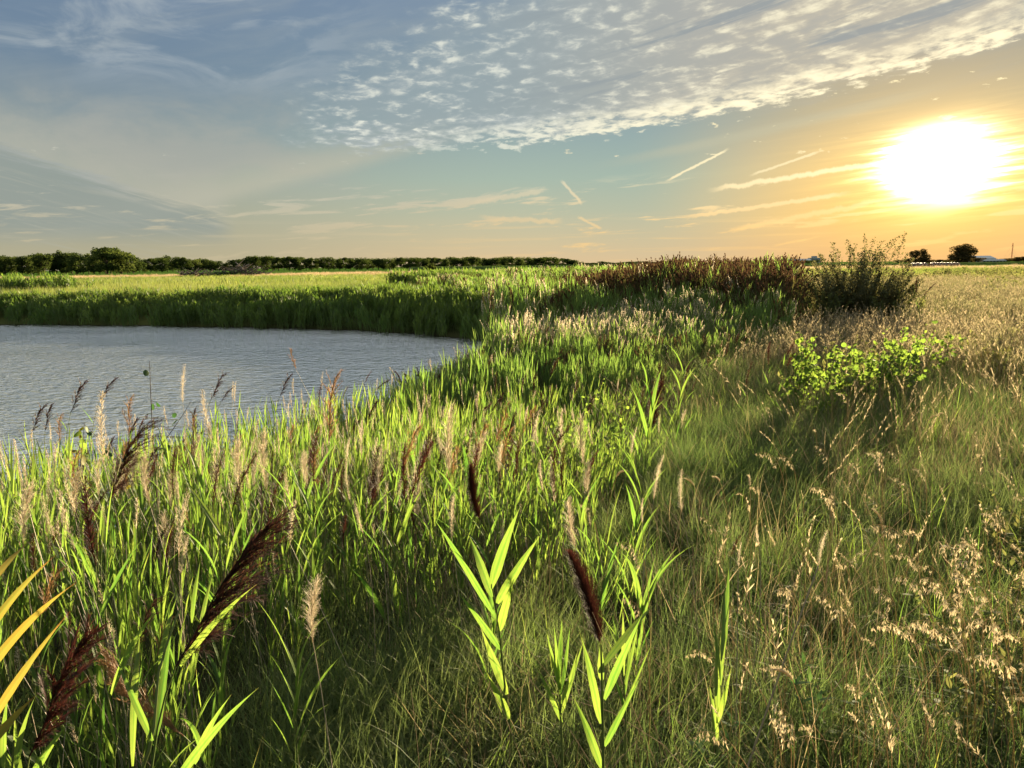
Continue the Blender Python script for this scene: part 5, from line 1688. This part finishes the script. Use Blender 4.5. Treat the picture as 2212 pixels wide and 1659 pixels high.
for X_ in np.arange(1262, 1765, 19):
    D = random.uniform(850, 950)
    yt = float(np.interp(X_, [1262, 1300, 1340, 1400, 1500, 1600, 1700, 1765], [571, 566, 568, 566, 567, 570, 571, 573])) + random.uniform(-1.5, 1.5)
    tree(at(X_, 582, D).x, D, max(4, hz_top(X_, yt, D) - .8), random.uniform(18, 26), 'low distant tree behind the brown skyline reeds', 'distant trees behind the reed stand', mat=M_CROWN)
for X_ in np.arange(1940, 2290, 15):
    D = random.uniform(760, 900)
    yt = float(np.interp(X_, [1940, 1960, 2030, 2090, 2120, 2150, 2180, 2215, 2290], [562, 571, 570, 566, 561, 562, 559, 554, 558])) + random.uniform(-1.5, 1.5)
    tree(at(X_, 574, D).x, D, max(3, hz_top(X_, yt, D) - .8), random.uniform(14, 20), 'low dark tree on the horizon below the setting sun', 'distant trees on the right horizon', mat=M_CROWN3)
for X_, yt, D, W_, v, lb in ((1968, 559, 515, 11, 2, 'low bushy tree at the foot of the double crowned lone tree, left'), (2000, 558, 516, 10, 3, 'low bushy tree at the foot of the double crowned lone tree, right'), (2070, 556, 495, 11, 2, 'low bushy tree at the left foot of the umbrella shaped tree'), (2090, 552, 496, 11, 5, 'low bushy tree under the umbrella shaped tree'), (1977, 543, 520, 10, 1, 'rounded lone tree right of the tall bush, left part of a double crown'), (1992, 540, 525, 11, 4, 'rounded lone tree right of the tall bush, right part of a double crown'),
                             (2068, 533, 500, 14, 6, 'spreading lone tree on the right horizon, left half of the crown'), (2086, 530, 502, 15, 7, 'wide umbrella shaped lone tree on the right horizon'),
                             (2112, 558, 560, 13, 0, 'small tree at the right foot of the umbrella shaped tree')):
    tree(at(X_, 574, D).x, D, hz_top(X_, yt, D) - .8, W_, lb, 'lone trees on the right', v, M_CROWN3)


# ------------------------------------------------------------------ crop field, hay bales, buildings, mast, brush
def crop_block(x0, x1, y0, y1, h, label):
    g = Geo(); nx, ny = 160, 14
    xs = np.linspace(x0, x1, nx); ys = np.linspace(y0, y1, ny)
    Xg, Yg = np.meshgrid(xs, ys, indexing='ij')
    zt = land(Xg.ravel(), Yg.ravel()).reshape(nx, ny) + h + rng.normal(0, .12, (nx, ny))
    edge = np.zeros((nx, ny), bool); edge[0] = edge[-1] = edge[:, 0] = edge[:, -1] = True
    zt = np.where(edge, zt - h - .3, zt)
    V = np.stack([Xg, Yg, zt], -1).reshape(-1, 3)
    i, j = np.meshgrid(np.arange(nx - 1), np.arange(ny - 1), indexing='ij'); i = i.ravel(); j = j.ravel()
    g.add(V, np.stack([i * ny + j, (i + 1) * ny + j, (i + 1) * ny + j + 1, i * ny + j + 1], 1))
    tag(link('crop_field', g.mesh('crop_field', simple_mat('crop', (.055, .085, .022), .9, nscale=.6), smooth=False)), label, 'crop field', kind='stuff')


crop_block(-60, 70, 430, 560, 1.9, 'dark green crop field before the long tree line')
crop_block(120, 420, 330, 420, .8, 'crop field behind the hay bales on the right')

M_HAY = simple_mat('hay', (.20, .14, .09), .9, nscale=3, namp=.5, bump=.03)
M_NET = simple_mat('net_wrap', (.34, .29, .26), .6, nscale=8, namp=.2)


def hay_bale(x, y, rot, s=1.0, label='', group=None):
    e = bpy.data.objects.new('hay_bale', None); COL.objects.link(e)
    e.location = (x, y, land1(x, y)); e.rotation_euler = (0, 0, rot)
    R_, L_ = .8 * s, 1.25
    n = 28; th = np.arange(n) * 2 * np.pi / n
    prof = [(-L_ / 2, .0), (-L_ / 2 + .01, R_ * .5), (-L_ / 2, R_ * .88), (-L_ / 2 + .06, R_), (0, R_ * 1.01), (L_ / 2 - .06, R_), (L_ / 2, R_ * .88), (L_ / 2 - .01, R_ * .5), (L_ / 2, .0)]
    V = np.array([[px_, r_ * math.cos(t), R_ * .97 + r_ * math.sin(t) * (1 if math.sin(t) > 0 else .97)] for px_, r_ in prof for t in th])
    K = len(prof); i = np.arange(K - 1)[:, None] * n; j = np.arange(n)[None]; j2 = (j + 1) % n
    F = np.stack([i + j, i + n + j, i + n + j2, i + j2], -1).reshape(-1, 4)
    g = Geo(); g.add(V, F); link('straw_body', g.mesh('straw_body', M_HAY), e)
    g = Geo()
    for px_ in np.linspace(-L_ / 2 + .12, L_ / 2 - .12, 5):
        V = np.array([[px_ + dx_, (R_ * 1.01 + .012) * math.cos(t), R_ * .97 + (R_ * 1.01 + .012) * math.sin(t)] for dx_ in (-.055, .055) for t in th])
        jn_ = np.arange(n); g.add(V, np.stack([jn_, n + jn_, n + (jn_ + 1) % n, (jn_ + 1) % n], 1))
    link('net_wrap', g.mesh('net_wrap', M_NET), e)
    return lab(e, label, 'hay bale', group)


p0 = at(1964, 585, 196); p1 = at(2066, 580, 214)
for k in range(15):
    f = k / 14
    if 5 <= k <= 5: continue
    x_ = p0.x + (p1.x - p0.x) * f; y_ = p0.y + (p1.y - p0.y) * f
    hay_bale(x_, y_, math.atan2(p1.y - p0.y, p1.x - p0.x) + random.uniform(-.04, .04), random.uniform(.90, .97),
             'net wrapped round hay bale in the long row before the right trees', 'round hay bales in a row')

M_WALL = simple_mat('grey_cladding', (.34, .36, .38), .7, nscale=.2, namp=.1)
M_ROOFW = simple_mat('white_metal_roof', (.5, .5, .48), .75, nscale=.3, namp=.08)
M_DARK = simple_mat('dark_opening', (.03, .03, .035), .5)
M_RED = simple_mat('mast_red', (.35, .05, .03), .5)


def box(g, x0, x1, y0, y1, z0, z1):
    V = [(x0, y0, z0), (x1, y0, z0), (x1, y1, z0), (x0, y1, z0), (x0, y0, z1), (x1, y0, z1), (x1, y1, z1), (x0, y1, z1)]
    g.add(V, [(0, 3, 2, 1), (4, 5, 6, 7), (0, 1, 5, 4), (1, 2, 6, 5), (2, 3, 7, 6), (3, 0, 4, 7)])


def shed(X0, X1, D, wall, roof, label, flat=False, cat='building', wins=6, dep=18):
    xa, xb = at(X0, 575, D).x, at(X1, 575, D).x; W_ = xb - xa; z = land1((xa + xb) / 2, D)
    e = bpy.data.objects.new('farm_building' if not flat else 'office_building', None); COL.objects.link(e); e.location = ((xa + xb) / 2, D, z)
    g = Geo(); box(g, -W_ / 2, W_ / 2, 0, dep, -.3, wall); link('wall', g.mesh('wall', M_WALL, False), e)
    g = Geo()
    if flat:
        box(g, -W_ / 2 - .3, W_ / 2 + .3, -.3, dep + .3, wall + .003, wall + .5); box(g, -W_ * .18, W_ * .16, 2, dep - 2, wall + .503, wall + .5 + roof)
    else:
        V = [(-W_ / 2 - .5, -.8, wall), (W_ / 2 + .5, -.8, wall), (W_ / 2 + .5, dep / 2, wall + roof), (-W_ / 2 - .5, dep / 2, wall + roof), (W_ / 2 + .5, dep + .8, wall), (-W_ / 2 - .5, dep + .8, wall)]
        g.add(V, [(0, 1, 2, 3), (3, 2, 4, 5)]); g.add(np.array(V)[[0, 3, 5]], [(0, 1, 2)]); g.add(np.array(V)[[1, 2, 4]], [(0, 1, 2)])
    link('roof', g.mesh('roof', M_WALL if flat else M_ROOFW, False), e)
    for k in range(wins):
        cx = -W_ / 2 + W_ * (k + .5) / wins; g = Geo(); w2 = W_ / wins * .3
        box(g, cx - w2, cx + w2, -.06, .05, wall * .3, wall * .75); link('window', g.mesh('window', M_DARK, False), e)
    return lab(e, label, cat)


bpy.context.view_layer.update()
shed(1752, 1772, 1500, 10, 3.5, 'flat grey institutional block on the far horizon behind the reeds', flat=True, wins=7)
shed(1700, 1752, 1300, 5, 3, 'long low white roofed building on the far horizon', wins=9)
shed(2104, 2150, 640, 3.2, 2.6, 'white roofed barn beside the umbrella shaped tree')
shed(2122, 2172, 600, 1.6, .9, 'low white roofed shed before the barn on the right', wins=7, dep=8)


def mast():
    D = 1400; xx = at(2185, 560, D).x; z = land1(xx, D); H = at(2185, 525, D).z - z
    e = bpy.data.objects.new('radio_mast', None); COL.objects.link(e); e.location = (xx, D, z)
    g = Geo()
    for a in range(3):
        ox, oy = .8 * math.cos(a * 2.09), .8 * math.sin(a * 2.09)
        tube(g, [(ox, oy, 0), (ox, oy, H)], .22, 4, .5)
        for k in range(int(H / 3)):
            b2 = (a + 1) % 3; o2 = (.8 * math.cos(b2 * 2.09), .8 * math.sin(b2 * 2.09))
            tube(g, [(ox, oy, k * 3), (o2[0], o2[1], k * 3 + 3)], .10, 3, .5)
    link('lattice', g.mesh('lattice', M_RED), e)
    g = Geo()
    for a in range(3):
        for hh_ in (.5, .95):
            tube(g, [(0, 0, H * hh_), (H * .45 * math.cos(a * 2.09 + .3), H * .45 * math.sin(a * 2.09 + .3), 0)], .05, 3, .5)
    link('guy_wires', g.mesh('guy_wires', M_DARK), e)
    lab(e, 'thin red radio mast on the far right horizon', 'mast')


mast()


def brush_pile():
    D = 205; p = at(480, 592, D); z = land1(p.x, D)
    e = bpy.data.objects.new('brush_pile', None); COL.objects.link(e); e.location = (p.x, D, z)
    g = Geo()
    for k in range(260):
        x_ = U(-11, 11); hump = 1.4 + 3.2 * math.exp(-((x_ - 5) / 3.4) ** 2) + .9 * math.exp(-((x_ + 6) / 3) ** 2)
        b_ = np.array([x_, U(-2, 2), U(0, hump * .6)]); a = U(0, 6.28); l = U(1.5, 4.6); up = U(-.1, .9)
        t = b_ + np.array([math.cos(a) * l, math.sin(a) * l * .5, l * up * .6]); t[2] = min(max(.1, t[2]), hump * 1.25)
        tube(g, bez(b_, (b_ + t) / 2 + (0, 0, U(-.3, .7)), t, 5), np.linspace(U(.05, .22), .02, 5), 4, U(0, 1) ** 2)
    o = link('branches', g.mesh('branches', M_DEAD), e); o['kind'] = 'stuff'
    g = Geo()
    for x0, y0, x1, z1, r_ in ((3, 0, 7.5, 3.4, .3), (-6, -1.5, -3.5, 2.0, .22), (7.5, -1, 4, 3.9, .28), (-1, -1.5, 2, 1.6, .3), (8, 0, 10.5, .9, .35)):
        g2 = Geo(); tube(g2, bez((x0, y0, .1), ((x0 + x1) / 2, y0, z1 * .7), (x1, y0 + .5, z1), 8), np.linspace(r_, r_ * .5, 8), 7, .9); link('log', g2.mesh('log', M_DEAD), e)
    m = 900; gg = Geo()
    P0 = np.stack([rng.normal(1.5, 3.2, m), U(-2.5, -1, m), U(0, 1.3, m)], 1)
    ribbons(gg, P0, U(0, 6.28, m), U(.2, 1.2, m), U(.2, 1, m), U(.3, .7, m), U(.1, .2, m), 2, U(0, 1, m), 0, 'spike')
    o = link('foliage', gg.mesh('foliage', M_WEED), e); o['kind'] = 'stuff'
    lab(e, 'heap of uprooted dead branches and logs on the far meadow', 'brush pile')
    for x_, h_, w_ in ((-13, 1.8, 4), (13, 2.2, 5), (930 / 50., 2.0, 3)):
        pass


brush_pile()
shoot_bush(at(932, 585, 240).x, 240, 4, 3.2, 30, 30, .5, .8, 'small round shrub alone on the far meadow before the tree line', mat=M_CROWN2, cat='shrub', name='shrub', lod=2, stemr=.05)


# driftwood and mud bank at the near shore
def mud_bank():
    g = Geo(); n, m = 40, 12
    A = at(700, 868, 13.6); B = at(975, 850, 15.5)
    V = []
    for i in range(n):
        f = i / (n - 1); c = Vector((A.x + (B.x - A.x) * f, A.y + (B.y - A.y) * f, 0)); w = .38 * math.sin(math.pi * (f * .9 + .08)) ** .6 + .05
        for j in range(m):
            a = math.pi * j / (m - 1); rr_ = 1 + .18 * math.sin(i * 1.7 + j) + .1 * math.sin(i * .6 - j * 2)
            V.append((c.x + .05 * math.sin(i), c.y + math.cos(a) * w * rr_ * 1.4, -.12 + math.sin(a) * (.12 + .16 * w) * rr_ + .02))
    i, j = np.meshgrid(np.arange(n - 1), np.arange(m - 1), indexing='ij'); i = i.ravel(); j = j.ravel()
    g.add(V, np.stack([i * m + j, i * m + j + 1, (i + 1) * m + j + 1, (i + 1) * m + j], 1))
    o = link('mud_bank', g.mesh('mud_bank', simple_mat('mud', (.075, .062, .045), .8, nscale=4, namp=.6, bump=.05)))
    tag(o, kind='structure')
    e = bpy.data.objects.new('driftwood_log', None); COL.objects.link(e)
    P0, P1 = at(790, 865, 13.3), at(930, 862, 14.6); e.location = (P0.x, P0.y, .08)
    g = Geo(); tube(g, bez((0, 0, 0), ((P1.x - P0.x) * .5, (P1.y - P0.y) * .5, .10), (P1.x - P0.x, P1.y - P0.y, .02), 12), .075 + .02 * np.sin(np.arange(12)), 9, .8)
    link('trunk', g.mesh('trunk', M_DEAD), e)
    for f, dx_ in ((.3, -.1), (.7, .15)):
        g = Geo(); tube(g, bez(((P1.x - P0.x) * f, (P1.y - P0.y) * f, .05), ((P1.x - P0.x) * f + dx_, (P1.y - P0.y) * f, .2), ((P1.x - P0.x) * f + dx_ * 2, (P1.y - P0.y) * f, .3), 5), np.linspace(.03, .01, 5), 5, .7)
        link('branch', g.mesh('branch', M_DEAD), e)
    lab(e, 'grey driftwood log lying along the mud bank behind the near reeds', 'log')


mud_bank()

# ------------------------------------------------------------------ labels that tell look-alikes apart
ONES = 'first second third fourth fifth sixth seventh eighth ninth tenth eleventh twelfth thirteenth fourteenth fifteenth sixteenth seventeenth eighteenth nineteenth'.split()


def ordinal(k):
    if k <= 19: return ONES[k - 1]
    t, u = divmod(k, 10)
    return {2: 'twent', 3: 'thirt', 4: 'fort', 5: 'fift', 6: 'sixt'}[t] + ('ieth' if u == 0 else 'y-' + ONES[u - 1])


def members(gp): return [o for o in COL.objects if o.get('group') == gp and o.parent is None]


def bearing(o): return math.atan2(o.location.x, o.location.y)


def find(txt):
    for o in COL.objects:
        if o.parent is None and txt in str(o.get('label', '')): return o


MARKS = [(find(a), b) for a, b in (
    ('largest in view', 'the large dark brown plume'), ('wide feathery brown', 'the wide feathery plume'), ('thick dark red spike', 'the thick red spike'),
    ('stout red brown plume leaning', 'the stout leaning red plume'), ('large V shaped fan', 'the V shaped fan of leaves'), ('tall tan plume standing', 'the tall tan plume'),
    ('thick pale plume', 'the thick pale plume'), ('thick dead stalk', 'the slanting dead stalk'), ('uppermost of those', 'the uppermost nodding head'), ('thick curled grass', 'the thick curled grass head'),
    ('narrow lone reed', 'the narrow lone reed'), ('deep red plume beside', 'the deep red plume'), ('taller of a pair', 'the leafy dark plume pair'), ('tallest dark plume against', 'the tallest far left plume'),
    ('heart of the dark cluster', 'the dark plume cluster'), ('dangling against the water', 'the dark leaved sapling'), ('turning leaves', 'the yellow turning leaves'), ('large bowing one', 'the large bowing grass head'),
    ('flat to the left', 'the flat nodding head'), ('lone pale plume', 'the lone pale plume'), ('tall dark willow', 'the tall willow bush'), ('driftwood', 'the driftwood log'), ('long straight stalk right of centre', 'the long straight pale stalk'),
    ('reed plume bending right', 'the bent reed by the bush')) if find(a)]


def relate(o):
    best = None
    for m, nm in MARKS:
        if m is o: continue
        da = bearing(o) - bearing(m); dr = math.log(max(.5, o.location.to_2d().length) / max(.5, m.location.to_2d().length))
        sc = abs(da) * 1.2 + abs(dr) * .5
        if best is None or sc < best[0]: best = (sc, da, dr, nm)
    _, da, dr, nm = best
    side = 'left' if da < 0 else 'right'
    if abs(da) < .02: r = 'directly behind' if dr > 0 else 'directly before'
    elif abs(dr) < .1: r = ('close ' if abs(da) < .07 else 'well ') + side + ' of'
    else: r = ('behind, ' if dr > 0 else 'before, ') + side + ' of'
    return r + ' ' + nm


def relabel(gp, noun, heightword=True):
    for o in members(gp):
        ch = [c for c in o.children if c.name.startswith(('plume', 'seed_head'))]
        w = ''
        if ch:
            M = ch[0].matrix_local; top = M.translation; z = M.to_3x3() @ Vector((0, 0, 1))
            w = 'tall ' if top.z > 1.15 * TALL.get(gp, 1) else ('short ' if top.z < .8 * TALL.get(gp, 1) else '')
            t = math.atan2(z.x, z.z)
            w += 'right-leaning ' if t > .3 else ('left-leaning ' if t < -.12 else 'upright ')
            me = ch[0].data.materials[0].name.split('_')[0]
            w += {'dark': 'dark brown ', 'red': 'maroon ', 'tan': 'rusty ', 'far': 'brown ', 'pale': 'pale ', 'grass': 'pale '}.get(me, '')
        o['label'] = (w + noun + ' ' + relate(o)).strip()


TALL = {'reeds half hidden in the near bank': .9, 'slim plumed reeds at the water edge': 1.1, 'dry stalks among the green reeds': 1.0, 'small grass heads of the meadow': .55}
relabel('reeds half hidden in the near bank', 'plume')
relabel('slim plumed reeds at the water edge', 'plume')
relabel('plumed reeds in the middle of the bed', 'plume')
relabel('dry stalks among the green reeds', 'stalk')
relabel('small grass heads of the meadow', 'grass head')
relabel('young green reeds at the front', 'young green reed without plume')
relabel('bright weeds at the right edge', 'bright branching weed')
relabel('dark weeds low in the grass', 'low dark leafy weed')
relabel('feathery weeds by the reed border', 'feathery green weed')
relabel('saplings among the centre reeds', 'glowing round leaved sapling')


def rank(gp, phrase, start=None, flip=False, default_only=None):
    ms = sorted([o for o in members(gp) if default_only is None or default_only in o['label']], key=bearing)
    for k, o in enumerate(ms):
        if len(ms) - k < k + 1: o['label'] = phrase % (ordinal(len(ms) - k), 'right')
        else: o['label'] = phrase % (ordinal(k + 1), 'left')


rank('trees of the left clump', 'leafy dark tree, %s from the %s end of the left tree clump', default_only='leafy dark tree in the clump')
rank('trees of the long tree line', 'dark tree, %s from the %s end of the long middle tree line')
rank('distant trees behind the reed stand', 'low distant tree, %s from the %s end of the row behind the skyline reeds')
rank('distant trees on the right horizon', 'low dark tree, %s from the %s end of the row below the sun')
rank('round hay bales in a row', 'round hay bale, %s from the %s end of the row')
rank('saplings of the big leafy patch', 'bright sapling, %s from the %s side of the big yellow green patch')
rank('saplings of the patch end', 'yellow green sapling, %s from the %s side of the patch end by the field')
rank('olive weedy clumps in the golden grass', 'olive weedy clump in the golden grass, %s from its %s side')
rank('grey green shrubs of the right thicket', 'grey green shrub, %s from the %s side of the thicket behind golden grass')

# whatever still shares a label with a few others is told apart by its place among them
same = {}
for o in COL.objects:
    if o.parent is None and o.get('label') and o.get('kind') == 'thing': same.setdefault(o['label'], []).append(o)
for lb, os_ in same.items():
    if 1 < len(os_) <= 30:
        os_.sort(key=bearing)
        for k, o in enumerate(os_):
            o['label'] = lb + (', leftmost' if k == 0 else ', rightmost' if k == len(os_) - 1 else ', %s from left' % ordinal(k + 1))

# ------------------------------------------------------------------ render settings that belong to the scene
SC.render.engine = 'CYCLES'
cy = SC.cycles
cy.max_bounces = 6; cy.diffuse_bounces = 3; cy.glossy_bounces = 2; cy.transmission_bounces = 4; cy.transparent_max_bounces = 4
cy.sample_clamp_indirect = 4.0
cy.use_adaptive_sampling = True
cy.adaptive_threshold = .02
cy.use_denoising = True
